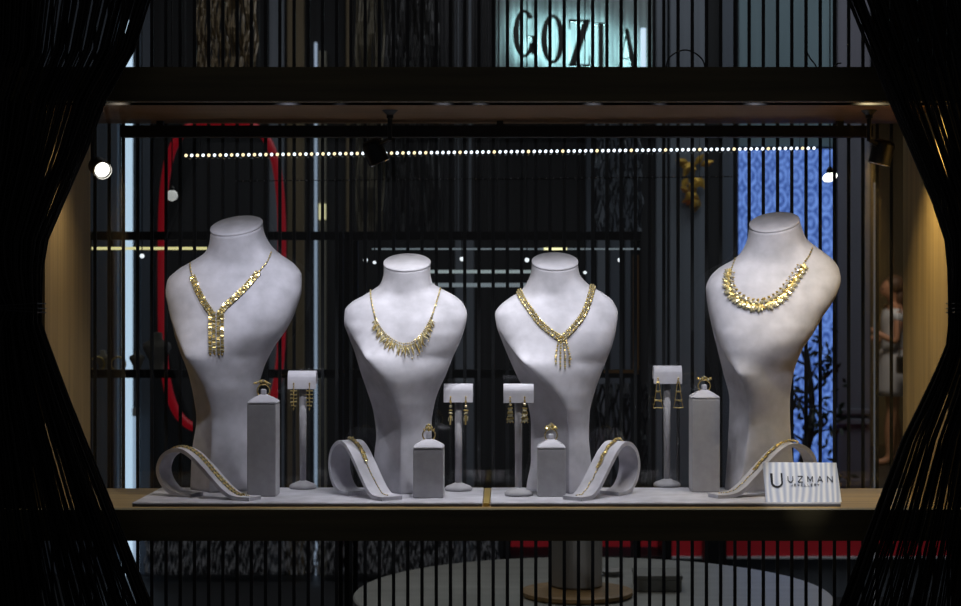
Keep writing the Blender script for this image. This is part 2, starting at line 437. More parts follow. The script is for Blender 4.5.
CAM = Vector((0, CAMY, 0))
def hit(key, px, py, off=.0015):
    d = Vector((X(px, 1), 1, Z(py, 1))).normalized()
    h, n, i, dist = SURF[key].ray_cast(CAM, d)
    if h is None: return None
    if n.y > 0: n = -n
    return h+n*off, n
def on_surface(key, pts, step):
    """sample a drawn line on the bust at even spacing -> (pos, normal, tangent)"""
    dense = []
    for v in catmull([Vector((p[0], p[1], 0)) for p in pts], 24):
        h = hit(key, v.x, v.y)
        if h: dense.append(h)
    out = []; acc = 0; out.append((dense[0][0], dense[0][1], (dense[1][0]-dense[0][0]).normalized()))
    for a, b in zip(dense, dense[1:]):
        l = (b[0]-a[0]).length
        if l < 1e-9: continue
        while acc+l >= step:
            t = (step-acc)/l; q = a[0].lerp(b[0], t)
            out.append((q, a[1].lerp(b[1], t).normalized(), (b[0]-a[0]).normalized()))
            a = (q, out[-1][1]); l = (b[0]-a[0]).length; acc = 0
            if l < 1e-9: break
        acc += l
    return out
def chain(bm, smp, w, h, kind='ball', mi=0, alt=True):
    for i, (p, n, t) in enumerate(smp):
        R = basis(n, t); gem(bm, p+n*.0008, R, w, h, .002, kind, (i % 2) if alt else mi)
def jthing(name, key, at, label, cat='necklace', group=None):
    h = hit(key, *at)
    return thing(name, h[0], label, cat, group)

# necklace 1: Y-shaped band of short bars, two-strand drop
t = jthing('gold_necklace', 'b1', (216, 316), 'Y-shaped gold necklace of bar links with a straight double drop')
for line in ([(190.5, 264), (191, 270), (193, 277)], [(270.5, 253), (267, 262), (258, 273)]):
    bm = NB(); chain(bm, on_surface('b1', line, .0048), .0036, .0052, 'ball', 0); obj('chain', bm, None, t, mats=GM)
for line, w in (([(193, 277), (198, 290), (205, 303), (213, 315)], .0105), ([(258, 273), (248, 285), (236, 297), (226, 306), (219, 315)], .0105)):
    bm = NB()
    smp = on_surface('b1', line, .0030)
    for i, (p, n, tt) in enumerate(smp):
        R = basis(n, tt)
        for s in (-1, 0, 1):
            gem(bm, p+R @ Vector((s*w*.36, .001, 0)), R, w*.3, .0026, .003, 'box', (i+s) % 2 if s else i % 3 == 0)
    obj('link_band', bm, None, t, mats=GM)
for px in (212.2, 220.4):
    bm = NB()
    smp = on_surface('b1', [(px+.3, 313), (px, 330), (px-.2, 352)], .0030)
    for i, (p, n, tt) in enumerate(smp):
        R = basis(n, tt)
        for s in (-1, 1): gem(bm, p+R @ Vector((s*.0034, .001, 0)), R, .0056, .0022, .003, 'box', (i+s) % 3 == 0)
    for s in (-1, 1):
        p, n, tt = smp[-1]; R = basis(n, -tt)
        gem(bm, p+R @ Vector((s*.003, .001, -.002)), R, .004, .006, .002, 'leaf', 0)
    obj('drop_strand', bm, None, t, mats=GM)

# necklace 2: fine chain, lace bib of points
t = jthing('gold_necklace', 'b2', (404, 345), 'gold bib necklace with fine chain and openwork lace points')
for line in ([(371, 290), (371.5, 300), (375, 316)], [(440, 289), (437, 300), (432, 316)]):
    bm = NB(); chain(bm, on_surface('b2', line, .0040), .0036, .0044, 'ball'); obj('chain', bm, None, t, mats=GM)
arc = [(375, 316), (380, 327), (389, 337), (399, 343), (406, 344), (414, 341), (423, 332), (432, 316)]
bm = NB(); smp = on_surface('b2', arc, .0036)
chain(bm, smp, .0042, .0036, 'octa'); chain(bm, [(p+Vector((0, 0, -.004)), n, tt) for p, n, tt in smp], .0036, .003, 'ball', alt=True)
obj('collar_band', bm, None, t, mats=GM)
smp = on_surface('b2', arc, .0082)
for i, (p, n, tt) in enumerate(smp):
    if i == 0: continue
    u = i/(len(smp)-1); ln = .013+.015*math.sin(PI*u)**1.3
    side = n.cross(tt).normalized()
    if side.z > 0: side = -side
    dn = (side*.6+Vector((0, 0, -1))*.8).normalized()
    R = basis(n, -dn); R2 = basis(n, -dn)
    bm = NB()
    for a in (-.42, .42):
        Rr = R @ Matrix.Rotation(a, 3, 'Y')
        gem(bm, p+n*.0012+dn*.002, Rr, .0038, ln*.85, .0016, 'leaf', 1)
    gem(bm, p+n*.0016+dn*.001, R, .0028, ln, .002, 'leaf', 0)
    gem(bm, p+n*.001+dn*ln*1.02, R, .0026, .0026, .002, 'ball', 0)
    obj('lace_point', bm, None, t, mats=GM)

# necklace 3: thick rope of beads with tassel
t = jthing('gold_necklace', 'b3', (561, 338), 'thick gold rope necklace with a beaded tassel hanging at its middle')
for nm, line in (('rope', [(518.5, 287), (522, 298), (530, 310), (541, 324), (552, 333), (560, 338)]), ('rope', [(592.5, 286), (589, 300), (583, 315), (574, 327), (566, 335), (562, 338)])):
    bm = NB()
    for i, (p, n, tt) in enumerate(on_surface('b3', line, .0042)):
        R = basis(n, tt)
        for s in (-1, 0, 1):
            gem(bm, p+R @ Vector((s*.0038, .0015+(s == 0)*.0016, random.uniform(-.001, .001))), R @ Matrix.Rotation(.6*s, 3, 'Y'), .0046, .0050, .0040, 'ball' if s else 'octa', (i+s) % 2)
    obj(nm, bm, None, t, mats=GM)
bm = NB()
for i, (p, n, tt) in enumerate(on_surface('b3', [(562, 338), (562.3, 350), (562.5, 361)], .0046)):
    R = basis(n, tt)
    for s in (-1.5, -.5, .5, 1.5):
        gem(bm, p+R @ Vector((s*(.0038+.0034*i/5), .002, (abs(s) > 1)*.001)), R, .0044, .0044, .004, 'ball', int(i+s) % 2)
obj('tassel', bm, None, t, mats=GM)
for px, l in ((555.5, 363), (559.8, 367), (564.5, 368), (569, 363)):
    bm = NB(); chain(bm, on_surface('b3', [(px, 358), (px, l), (px, l+2)], .0036), .0044, .0040, 'ball'); obj('tassel_drop', bm, None, t, mats=GM)

# necklace 4: leaf collar
t = jthing('gold_necklace', 'b4', (765, 306), 'gold collar necklace of overlapping leaf clusters on black-dotted chain')
for line in ([(736, 259), (733, 266), (730, 275)], [(811.5, 249), (808, 257), (803, 264)]):
    bm = NB(); chain(bm, on_surface('b4', line, .0055), .0040, .0048, 'ball'); obj('chain', bm, None, t, mats=GM)
arc = [(731, 273), (730, 283), (734, 293), (743, 300), (754, 304), (766, 303), (778, 297), (788, 286), (797, 274), (803, 264)]
smp = on_surface('b4', arc, .0098)
for i, (p, n, tt) in enumerate(smp):
    u = i/(len(smp)-1); side = n.cross(tt).normalized()
    if side.z > 0 and u > .12: side = -side
    if u <= .12 and side.x > 0: side = -side
    sz = .95+.35*math.sin(PI*min(1, u*1.1+.05))
    dn = (side+tt*(.5 if u < .5 else -.3)*-1).normalized()
    R = basis(n, -dn); bm = NB()
    for a, l in ((-.8, .55), (.8, .55), (-.35, .75), (.35, .75), (0, .95)):
        Ra = R @ Matrix.Rotation(a, 3, 'Y')
        gem(bm, p+n*.002+Ra @ Vector((0, 0, -.0095*sz*l)), Ra, .0044*sz, .0098*sz, .0024, 'octa' if a*a > .1 else 'ball', 0 if a*a > .2 else 1)
        gem(bm, p+n*.0015+Ra @ Vector((0, 0, -.004*sz*l)), Ra, .0018*sz, .010*sz, .002, 'box', 0)
    gem(bm, p+n*.003-dn*.002, R, .006*sz, .006*sz, .004, 'ball', 1)
    gem(bm, p+n*.003-dn*.0075, R, .0046*sz, .006*sz, .003, 'octa', 0)
    obj('leaf_cluster', bm, None, t, mats=GM)

# ------------------------------------------------------------------ ring stands with rings
def ring_stand(px0, px1, pbot, ptop, label, dpt=.048):
    d = .3205*F/(pbot-CY); y = d+CAMY
    x0, x1 = X(px0, d), X(px1, d); h = (pbot-ptop)/F*d; cx = (x0+x1)/2; w = x1-x0
    t = thing('ring_stand', (cx, y+w/2, ZP), label, 'ring stand', 'grey suede ring stands')
    obj('block', B(x0, x1, y, y+w, ZP+.0003, ZP+h, bev=.002), M['suede_dk'], t)
    bm = NB(); prev = None
    for s, z in ((1.0, .0006), (1.012, .0015), (1.0, .003), (.90, .0055), (.66, .0095), (.40, .0130), (.24, .0150)):
        a = w/2*s; c = Vector((cx, y+w/2, ZP+h+z))
        q = []
        for k in range(4):
            sx, sy = ((-1, -1), (1, -1), (1, 1), (-1, 1))[k]
            r = a*.12
            q += [c+Vector((sx*(a-r if j == 0 else a-(.3*r if j == 1 else 0)), sy*(a if j == 0 else a-(.3*r if j == 1 else r)), 0)) for j in ((0, 1, 2) if sx*sy < 0 else (0, 1, 2))][::(1 if sx*sy < 0 else -1)]
        rg = [bm.verts.new(p) for p in q]
        if prev:
            for k in range(len(rg)): bm.faces.new((prev[k], prev[(k+1) % len(rg)], rg[(k+1) % len(rg)], rg[k]))
        else: bm.faces.new(rg)
        prev = rg
    bm.faces.new(prev)
    obj('tapered_top', bm, M['suede'], t)
    zt = ZP+h+.0145
    obj('ring_clip', B(cx-.0045, cx+.0045, y+w/2-.005, y+w/2+.005, zt, zt+.010, bev=.002), M['suede'], t)
    return cx, y+w/2, zt
def ring(c, label, style, yaw=0.):
    cx, cy, zt = c
    r = .0108; zc = zt+r*.55+.0015
    t = thing('gold_ring', (cx, cy, zt), label, 'ring', 'gold rings on the ring stands')
    Rz = Matrix.Rotation(yaw, 3, 'Z'); o = Vector((cx, cy, zc))
    bm = NB(); tube(bm, [o+Rz @ Vector((r*math.cos(a*PI/20), 0, r*math.sin(a*PI/20))) for a in range(40)], .0012, 8, closed=True)
    obj('band', bm, M['gold_hi'], t, smooth=True)
    top = o+Vector((0, 0, r+.001)); bm = NB(); I = Rz
    if style == 'snake':
        for i in range(9):
            u = i/8; gem(bm, top+I @ Vector((-.013+.024*u, -.001, .0035*math.sin(u*PI*1.2)+.001)), I @ Matrix.Rotation(.7-u*1.3, 3, 'Y'), .0045, .0045+.002*math.sin(u*PI), .005, 'ball', i % 3 == 1)
        gem(bm, top+I @ Vector((-.0155, -.001, .0015)), I @ Matrix.Rotation(1.3, 3, 'Y'), .003, .009, .003, 'octa', 0)
    elif style == 'flower':
        for i in range(8):
            a = i*PI/4; gem(bm, top+I @ Vector((.0045*math.cos(a), -.0035, .0045*math.sin(a)+.001)), I, .005, .005, .004, 'ball', i % 2)
        gem(bm, top+I @ Vector((0, -.0055, .001)), I, .005, .005, .004, 'ball', 0)
        for s in (-1, 1): gem(bm, top+I @ Vector((s*.008, -.001, -.003)), I @ Matrix.Rotation(s*.6, 3, 'Y'), .003, .008, .003, 'octa', 0)
    elif style == 'leaf':
        for i in range(7):
            u = i/6-.5; gem(bm, top+I @ Vector((u*.022, -.001, .001-.006*u*u)), I @ Matrix.Rotation(PI-u*2.2, 3, 'Y'), .006, .010, .004, 'leaf', i % 2)
            gem(bm, top+I @ Vector((u*.020, -.003, 0)), I, .004, .004, .004, 'ball', i % 2)
    else:
        for i in range(7):
            u = i/6-.5; gem(bm, top+I @ Vector((u*.022, -.001, .0015+.002*math.cos(u*9))), I @ Matrix.Rotation(PI/2+u, 3, 'Y'), .0065, .0065, .0055, 'octa', i % 2)
    obj('setting', bm, None, t, mats=GM)
c = ring_stand(247, 276, 497, 404, 'tall grey suede ring stand in front of the far left bust'); ring(c, 'gold ring with a leaping curved crest, by the far left bust', 'snake', .3)
c = ring_stand(413, 443.5, 498.5, 449, 'short grey suede ring stand in front of the lacy bib necklace bust'); ring(c, 'gold ring with a round flower head, by the second bust from left', 'flower')
c = ring_stand(537.5, 565.5, 497, 449, 'short grey suede ring stand in front of the rope necklace bust'); ring(c, 'gold ring with upright leaves, by the rope necklace bust', 'leaf', -.15)
c = ring_stand(692, 720, 492.5, 399, 'tall grey suede ring stand left of the far right bust'); ring(c, 'gold ring with a wide jagged crest, by the far right bust', 'crest', -.1)

# ------------------------------------------------------------------ earring stands
def ear_stand(px, pbot, ptop, halfw, label, lab2, style):
    d = .3205*F/(pbot-5.-CY) if style != 'tiers' else 2.826
    y = d+CAMY; cx = X(px, d); hw = halfw/F*d
    ztop = Z(ptop, d)
    t = thing('earring_stand', (cx, y, ZP), label, 'earring stand', 'grey suede earring stands')
    bm = NB(); lathe(bm, (cx, y, ZP+.0003), [(.0235, 0), (.0245, .0015), (.0245, .005), (.021, .008), (.012, .0115), (.006, .014)], 32)
    obj('base', bm, M['suede_dk'], t, smooth=True)
    bm = NB(); lathe(bm, (cx, y, ZP+.013), [(.0058, 0), (.0068, (ztop-.009-ZP-.013))], 20); obj('pole', bm, M['suede_dk'], t, smooth=True)
    # rounded saddle: arched strip running left-right
    bm = NB(); prof = []
    H = .0325; Dp = .0145
    out = [(-Dp, -H), (-Dp, -.016)]+[(-Dp*math.cos(a), -.0145+.0145*math.sin(a)) for a in [k*PI/14 for k in range(1, 14)]]+[(Dp, -.016), (Dp, -H*.75)]
    inn = [(p[0]*.72, min(p[1], -.003) if abs(p[1]) < .003 else p[1]-.001*(p[1] > -.012)) for p in out][::-1]
    q = out+inn
    a = [bm.verts.new((cx-hw, y-.004+p[0], ztop+p[1])) for p in q]; b = [bm.verts.new((cx+hw, y-.004+p[0], ztop+p[1])) for p in q]
    bm.faces.new(a); bm.faces.new(b)
    for i in range(len(q)): bm.faces.new((a[i], a[(i+1) % len(q)], b[(i+1) % len(q)], b[i]))
    obj('saddle', bm, M['suede'], t)
    for s in (-1, 1):
        ex = cx+s*hw*.52 + (hw*.0 if style != 'drop' else 0); ey = y-.004-Dp-.0022; ez = ztop-.0235
        ex = cx+s*hw*{'bars': .56, 'drop': .52, 'tiers': .48, 'fan': .72}[style]-(.002 if style == 'tiers' else 0)
        e = thing('gold_earring', (ex, ey, ez), lab2[0 if s < 0 else 1], 'earring', 'gold earrings in pairs')
        bm = NB(); tube(bm, [(ex, ey+.002, ez), (ex, ey, ez+.002), (ex, ey-.001, ez), (ex, ey, ez-.006)], .0008, 6)
        ball(bm, (ex, ey-.0005, ez+.0005), .0018, 1); obj('hook', bm, M['gold_hi'], e)
        I = Matrix.Identity(3) @ Matrix.Diagonal((1, -1, 1))
        bm = NB()
        def G(dx, dz, w, h, k='ball', mi=0): gem(bm, Vector((ex+dx, ey-.001, ez+dz)), I, w, h, .003, k, mi)
        if style == 'bars':
            for i in range(5):
                z = -.012-i*.0066; w = .011 if i < 4 else .008
                G(0, z, w, .0016, 'box', 0); G(-w/2, z, .0018, .004, 'ball', 1); G(w/2, z, .0018, .004, 'ball', 1); G(0, z+.003, .0016, .005, 'box', 0)
            G(0, -.044, .003, .008, 'octa', 0)
        elif style == 'drop':
            G(0, -.008, .0045, .010, 'octa'); G(0, -.016, .006, .006, 'ball', 1)
            G(0, -.023, .0115 if s > 0 else .008, .0035, 'ball'); G(0, -.028, .009, .004, 'ball', 1); G(0, -.033, .005, .004, 'ball'); G(0, -.041, .0022, .014, 'box'); G(-.003, -.038, .0015, .008, 'box', 1); G(.003, -.037, .0015, .008, 'box', 1)
        elif style == 'tiers':
            G(0, -.006, .004, .008, 'octa'); G(0, -.012, .006, .005, 'ball', 1)
            for z, w in ((-.018, .008), (-.027, .010), (-.036, .0125)):
                G(0, z, w, .0028, 'box', 0); G(0, z-.003, w*.8, .005, 'box', 1)
                for q_ in (-1, 0, 1): G(q_*w*.4, z-.006, .0026, .0034, 'ball', 0)
        else:
            for z0, w0, z1, w1 in ((-.006, .0035, -.022, .008), (-.023, .007, -.038, .013), (-.039, .011, -.052, .0175)):
                tube(bm, [(ex-w0/2, ey-.001, ez+z0), (ex+w0/2, ey-.001, ez+z0), (ex+w1/2, ey-.001, ez+z1), (ex-w1/2, ey-.001, ez+z1)], .0009, 5, closed=True)
                for q_ in (-.35, 0, .35): G(q_*w1, z1, .003, .003, 'ball', 1)
                G(0, z0, w0+.002, .002, 'box', 0)
        obj('drop', bm, None, e, mats=GM)
ear_stand(303, 493.5, 370.5, 14, 'tall grey suede earring stand beside the far left bust', ('left gold bar-ladder earring on the stand by the far left bust', 'right gold bar-ladder earring on the stand by the far left bust'), 'bars')
ear_stand(458.5, 495.5, 383.5, 14.5, 'grey suede earring stand right of the lacy bib necklace bust', ('left gold spindle earring on the stand right of the bib necklace bust', 'right gold spindle earring with wide disc, by the bib necklace bust'), 'drop')
ear_stand(518.5, 495.5, 383.5, 15, 'grey suede earring stand left of the rope necklace bust', ('left gold tiered bell earring on the stand by the rope necklace bust', 'right gold tiered bell earring on the stand by the rope necklace bust'), 'tiers')
ear_stand(667, 491.5, 365.5, 14, 'tall slim grey suede earring stand left of the far right ring stand', ('left gold flared openwork earring on the stand near the far right bust', 'right gold flared openwork earring on the stand near the far right bust'), 'fan')

# ------------------------------------------------------------------ bracelet ramps and bracelets
PROF = [(.062, .0035), (.040, .0035), (.020, .010), (.005, .028), (.0, .050), (.008, .072), (.026, .085), (.044, .085), (.062, .074), (.082, .054), (.102, .032), (.120, .014), (.138, .0045), (.166, .0035)]
def ramp(px_foot, d_foot, mirror, yaw, w, sc, label, blabel, style, hz=1.):
    """foot end front corner at px_foot; strip climbs away from it"""
    m = -1 if mirror else 1
    u = Vector((math.cos(yaw)*m, -math.sin(yaw), 0)); v = Vector((math.sin(yaw)*m, math.cos(yaw), 0))
    foot = Vector((X(px_foot, d_foot), d_foot+CAMY, ZP))
    org = foot-u*.166*sc
    cen = catmull([Vector((a*sc, 0, b*hz)) for a, b in PROF], 7)
    def pt(p, s, off=0.): return org+u*(p.x)+v*(s*w)+Vector((0, 0, p.z))
    th = .0033
    t = thing('bracelet_ramp', (org+u*.08*sc+v*w/2).to_tuple()[:2]+(ZP,), label, 'bracelet ramp', 'curved grey suede bracelet ramps')
    bm = NB(); ra = []
    nr = []
    for i, p in enumerate(cen):
        tg = (cen[min(i+1, len(cen)-1)]-cen[max(i-1, 0)]).normalized(); nrm = Vector((-tg.z, 0, tg.x)); nr.append(nrm)
    for i, p in enumerate(cen):
        o_ = p+nr[i]*th; n_ = p-nr[i]*th
        o_ = Vector((o_.x, 0, max(o_.z, .0002))); n_ = Vector((n_.x, 0, max(n_.z, .0002)))
        ra.append([bm.verts.new(pt(o_, 0)), bm.verts.new(pt(o_, 1)), bm.verts.new(pt(n_, 1)), bm.verts.new(pt(n_, 0))])
    for a, b in zip(ra, ra[1:]):
        for k in range(4): bm.faces.new((a[k], a[(k+1) % 4], b[(k+1) % 4], b[k]))
    bm.faces.new(ra[0]); bm.faces.new(ra[-1])
    bmesh.ops.bevel(bm, geom=[e for e in bm.edges if e.calc_face_angle(0) > 1.2], offset=.0012, segments=2, affect='EDGES')
    o = obj('curved_strip', bm, M['suede'], t)
    # bracelet laid along the middle of the outer face
    st = 0.0; path = []
    for i, p in enumerate(cen):
        path.append((p+nr[i]*(th+.0012), nr[i]))
    # start where the strip turns over the back, stop near the foot
    i0 = next(i for i, p in enumerate(cen) if p.z > .066*hz and p.x < .03*sc); i1 = len(cen)-3
    pos = []; acc = 0
    q = [(pt(a, .52+.02*math.sin(i*.35)), (u*b.x+Vector((0, 0, b.z))).normalized()) for i, (a, b) in enumerate(path)][i0:i1]
    step = .0042 if style == 'wide' else .0040
    out = [(q[0][0], q[0][1])]
    for a, b in zip(q, q[1:]):
        l = (b[0]-a[0]).length; s0 = 0
        while acc+(l-s0) >= step:
            s0 += step-acc; acc = 0; k = s0/l; out.append((a[0].lerp(b[0], k), a[1].lerp(b[1], k)))
        acc += l-s0
    bt = thing('gold_bracelet', out[len(out)//2][0], blabel, 'bracelet', 'gold bracelets on the ramps')
    bm = NB(); bcs = [NB(), NB()]; nn = len(out)
    for i, (p, n) in enumerate(out):
        tg = (out[min(i+1, nn-1)][0]-out[max(i-1, 0)][0]); R = basis(n, tg); f = i/nn; bc = bcs[f > .5]
        if style == 'wide':
            if .10 < f < .93:
                for s in (-1, 0, 1): gem(bm, p+R @ Vector((s*.0032, .0008, 0)), R, .003, .0036, .003, 'box' if s else 'octa', (i+s) % 2)
            else: gem(bc, p, R, .0028, .0040, .002, 'ball', i % 2)
        elif style == 'cluster':
            if .2 < f < .55:
                for s in (-1, 0, 1): gem(bm, p+R @ Vector((s*.0036, .0015, random.uniform(-.001, .001))), R @ Matrix.Rotation(s*.7, 3, 'Y'), .0045, .0055, .004, 'leaf' if s else 'ball', (i+s) % 2)
            else: gem(bc, p, R, .0022 if i % 3 else .0040, .0044, .002, 'ball' if i % 3 else 'octa', i % 2)
        else:
            if .16 < f < .62:
                for s in (-1, 1): gem(bm, p+R @ Vector((s*.003+.0015*math.sin(i*1.1), .0015, 0)), R @ Matrix.Rotation(s*.9, 3, 'Y'), .0045, .0085, .003, 'leaf', (i+s) % 2 if s > 0 else 0)
                gem(bm, p+R @ Vector((0, .003, 0)), R, .0034, .0034, .0034, 'ball', i % 2)
            else: gem(bc, p+R @ Vector((.0012*math.sin(i*1.2), 0, 0)), R, .0028, .0044, .002, 'ball', i % 2)
    obj('centre_piece', bm, None, bt, mats=GM); [obj('chain', q_, None, bt, mats=GM) for q_ in bcs if len(q_.verts)]
    return t
ramp(249, 2.738, False, math.radians(27), .034, 1.16, 'curved grey suede bracelet ramp at the far left, sloping to the right', 'wide gold baguette bracelet on the far left ramp', 'wide', .93)
ramp(382, 2.738, False, math.radians(52), .041, 1.0, 'curved grey suede bracelet ramp beneath the lacy bib necklace bust', 'gold bracelet with a clustered middle on the ramp under the bib necklace bust', 'cluster', 1.05)
ramp(582, 2.738, True, math.radians(50), .041, 1.0, 'curved grey suede bracelet ramp right of the rope necklace bust', 'gold leafy bracelet on the ramp right of the rope necklace bust', 'leafy', 1.03)
ramp(718, 2.775, True, math.radians(22), .034, 1.17, 'curved grey suede bracelet ramp at the far right behind the name card', 'gold vine bracelet on the far right ramp behind the name card', 'leafy')

# ------------------------------------------------------------------ name card
dC = 2.726; t = thing('name_card', (X(803, dC), dC+CAMY+.004, ZP), 'glossy pale name card with painted-on reflected stripes and black lettering on the right platform', 'sign')
bm = NB(); lean = .02
pts = [(X(764.5, dC), Z(463.5, dC), lean), (X(839, dC), Z(464, dC), lean), (X(842, dC)-.0005, ZP+.0004, 0), (X(766, dC), ZP+.0004, 0)]
a = [bm.verts.new((p[0], dC+CAMY+p[2], p[1])) for p in pts]; b = [bm.verts.new((p[0], dC+CAMY+p[2]+.0035, p[1])) for p in pts]
bm.faces.new(a); bm.faces.new(b)
for i in range(4): bm.faces.new((a[i], a[(i+1) % 4], b[(i+1) % 4], b[i]))
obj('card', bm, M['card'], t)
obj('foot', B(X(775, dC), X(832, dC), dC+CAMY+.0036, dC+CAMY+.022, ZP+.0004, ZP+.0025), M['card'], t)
def cy(py): return dC+CAMY+lean*(500-py)/36.
def flat_poly(bm, poly, y0, y1): prism(bm, poly, y0, y1)
def card_strokes(name, polys, m):
    bm = NB()
    for poly in polys:
        q = [(X(px, dC), Z(py, dC)) for px, py in poly]; n = len(q)
        a = [bm.verts.new((x, cy(poly[i][1])-.00022, z)) for i, (x, z) in enumerate(q)]
        b = [bm.verts.new((x, cy(poly[i][1])+.0003, z)) for i, (x, z) in enumerate(q)]
        bm.faces.new(a); bm.faces.new(b)
        for i in range(n): bm.faces.new((a[i], a[(i+1) % n], b[(i+1) % n], b[i]))
    bmesh.ops.triangulate(bm, faces=[f for f in bm.faces if len(f.verts) > 4])
    return obj(name, bm, m, t)
def seg(x0, y0, x1, y1, w):
    dx, dy = x1-x0, y1-y0; l = math.hypot(dx, dy); nx, ny = -dy/l*w/2, dx/l*w/2
    return [(x0+nx, y0+ny), (x1+nx, y1+ny), (x1-nx, y1-ny), (x0-nx, y0-ny)]
U = [[(771.3, 474.2), (773.9, 474.2), (774.0, 483.0), (771.8, 483.4)], [(782.0, 474.0), (783.9, 473.8), (783.9, 483), (782.3, 483.2)]]
outer = [(777.9-6.1*math.cos(PI*k/12), 482.8+5.2*math.sin(PI*k/12)) for k in range(13)]
inner = [(778.1-4.2*math.cos(PI*k/12), 482.8+3.6*math.sin(PI*k/12)) for k in range(13)]
for k in range(12): U.append([outer[k], outer[k+1], inner[k+1], inner[k]])
card_strokes('large_letter_u', U, M['ink'])
sw = .75
W5 = []
def letters5(x, y, w, h, s, word):
    out = []
    for ch in word:
        if ch == 'U':
            out += [seg(x, y, x, y+h*.7, s), seg(x+w, y, x+w, y+h*.7, s), seg(x, y+h*.68, x+w*.3, y+h, s), seg(x+w*.3, y+h, x+w*.7, y+h, s), seg(x+w*.7, y+h, x+w, y+h*.68, s)]
        if ch == 'Z': out += [seg(x, y, x+w, y, s), seg(x+w, y, x, y+h, s), seg(x, y+h, x+w, y+h, s)]
        if ch == 'M': out += [seg(x, y+h, x, y, s), seg(x, y, x+w*.5, y+h*.8, s), seg(x+w*.5, y+h*.8, x+w, y, s), seg(x+w, y, x+w, y+h, s)]
        if ch == 'A': out += [seg(x, y+h, x+w*.5, y, s), seg(x+w*.5, y, x+w, y+h, s), seg(x+w*.2, y+h*.66, x+w*.8, y+h*.66, s)]
        if ch == 'N': out += [seg(x, y+h, x, y, s), seg(x, y, x+w, y+h, s), seg(x+w, y+h, x+w, y, s)]
        if ch in 'EFL':
            out += [seg(x, y, x, y+h, s)]
            if ch != 'L': out += [seg(x, y, x+w, y, s), seg(x, y+h*.5, x+w*.8, y+h*.5, s)]
            if ch != 'F': out += [seg(x, y+h, x+w, y+h, s)]
        if ch == 'J': out += [seg(x+w, y, x+w, y+h*.8, s), seg(x+w, y+h*.8, x+w*.5, y+h, s), seg(x+w*.5, y+h, x, y+h*.75, s)]
        if ch == 'W': out += [seg(x, y, x+w*.25, y+h, s), seg(x+w*.25, y+h, x+w*.5, y+h*.3, s), seg(x+w*.5, y+h*.3, x+w*.75, y+h, s), seg(x+w*.75, y+h, x+w, y, s)]
        if ch == 'R': out += [seg(x, y, x, y+h, s), seg(x, y, x+w, y, s), seg(x+w, y, x+w, y+h*.5, s), seg(x, y+h*.5, x+w, y+h*.5, s), seg(x+w*.4, y+h*.5, x+w, y+h, s)]
        if ch == 'Y': out += [seg(x, y, x+w*.5, y+h*.5, s), seg(x+w, y, x+w*.5, y+h*.5, s), seg(x+w*.5, y+h*.5, x+w*.5, y+h, s)]
        x += w*(2.02 if word == 'UZMAN' else 1.95)
    return out
card_strokes('lettering', letters5(789.2, 477.0, 4.9, 5.6, .8, 'UZMAN'), M['ink'])
card_strokes('small_lettering', letters5(792.0, 484.3, 1.7, 2.0, .35, 'JEWELLERY'), M['ink_grey'])

# ------------------------------------------------------------------ lamps in the case
def spot_head(name, mount_px, mount_d, head0, head1, d, r0, label, lit=False):
    """mount on the ceiling, stem, tilted cylindrical head from head0 (back) to head1 (mouth)"""
    mx, my = X(mount_px, mount_d), mount_d+CAMY
    t = thing(name, (mx, my, ZT), label, 'spotlight', 'spotlights in the display case')
    a = P(head0[0], head0[1], d); b = P(head1[0], head1[1], d+(head1[2] if len(head1) > 2 else 0)); ax = (b-a); L = ax.length; ax.normalize()
    bm = NB(); lathe(bm, (mx, my, ZT-.014), [(.006, 0), (.006, .006), (.014, .0135)], 20); obj('ceiling_mount', bm, M['black_metal'], t)
    mid = a+ax*L*.35
    bm = NB(); tube(bm, [(mx, my, ZT-.012), (mx, my, mid.z+.012), (mid.x, mid.y, mid.z)], .0042, 8); obj('stem', bm, M['black_metal'], t)
    bm = NB(); lathe(bm, a, [(r0*.55, 0), (r0*.9, .003), (r0, .008), (r0, L), (r0*.88, L), (r0*.8, L-.008), (r0*.2, L-.009)], 28, ax); obj('lamp_head', bm, M['black_metal'], t)
    u_, w_ = frame_for(ax); bm = NB(); tube(bm, [a+ax*L+(u_*math.cos(k*PI/14)+w_*math.sin(k*PI/14))*r0*.97 for k in range(28)], .0011, 6, closed=True); obj('rim', bm, M['chrome'], t)
    bm = NB(); lathe(bm, a, [(r0*.78, L-.006), (r0*.78, L-.004)], 24, ax); obj('lens', bm, M['bulb'] if lit else M['vase'], t)
    return a+ax*(L+.002), ax
h, ax = spot_head('ceiling_spotlight', 390, 2.80, (370, 140), (379.5, 163, .005), 2.83, .0185, 'black ceiling spotlight hanging near the middle of the case')
spot_head('ceiling_spotlight', 869, 2.80, (885, 140), (879, 164, .005), 2.83, .0195, 'black ceiling spotlight at the right end, mouth pointing down')
spot_head('ceiling_spotlight', 93, 2.86, (96, 164.5, .0), (103, 170.5, -.032), 2.88, .0165, 'white-glowing round spotlight near the left wall facing out', True)
t = thing('track_rail', (0, .262, .31), 'long black lighting rail under the back of the case ceiling', 'rail')
obj('rail_body', B(X(121, 2.96), X(872, 2.96), .252, .272, .3125, .333), M['black'], t)
for px in (160, 500, 840): obj('hanger', B(X(px, 2.96)-.006, X(px, 2.96)+.006, .256, .268, .333, ZT-.0002), M['black'], t)
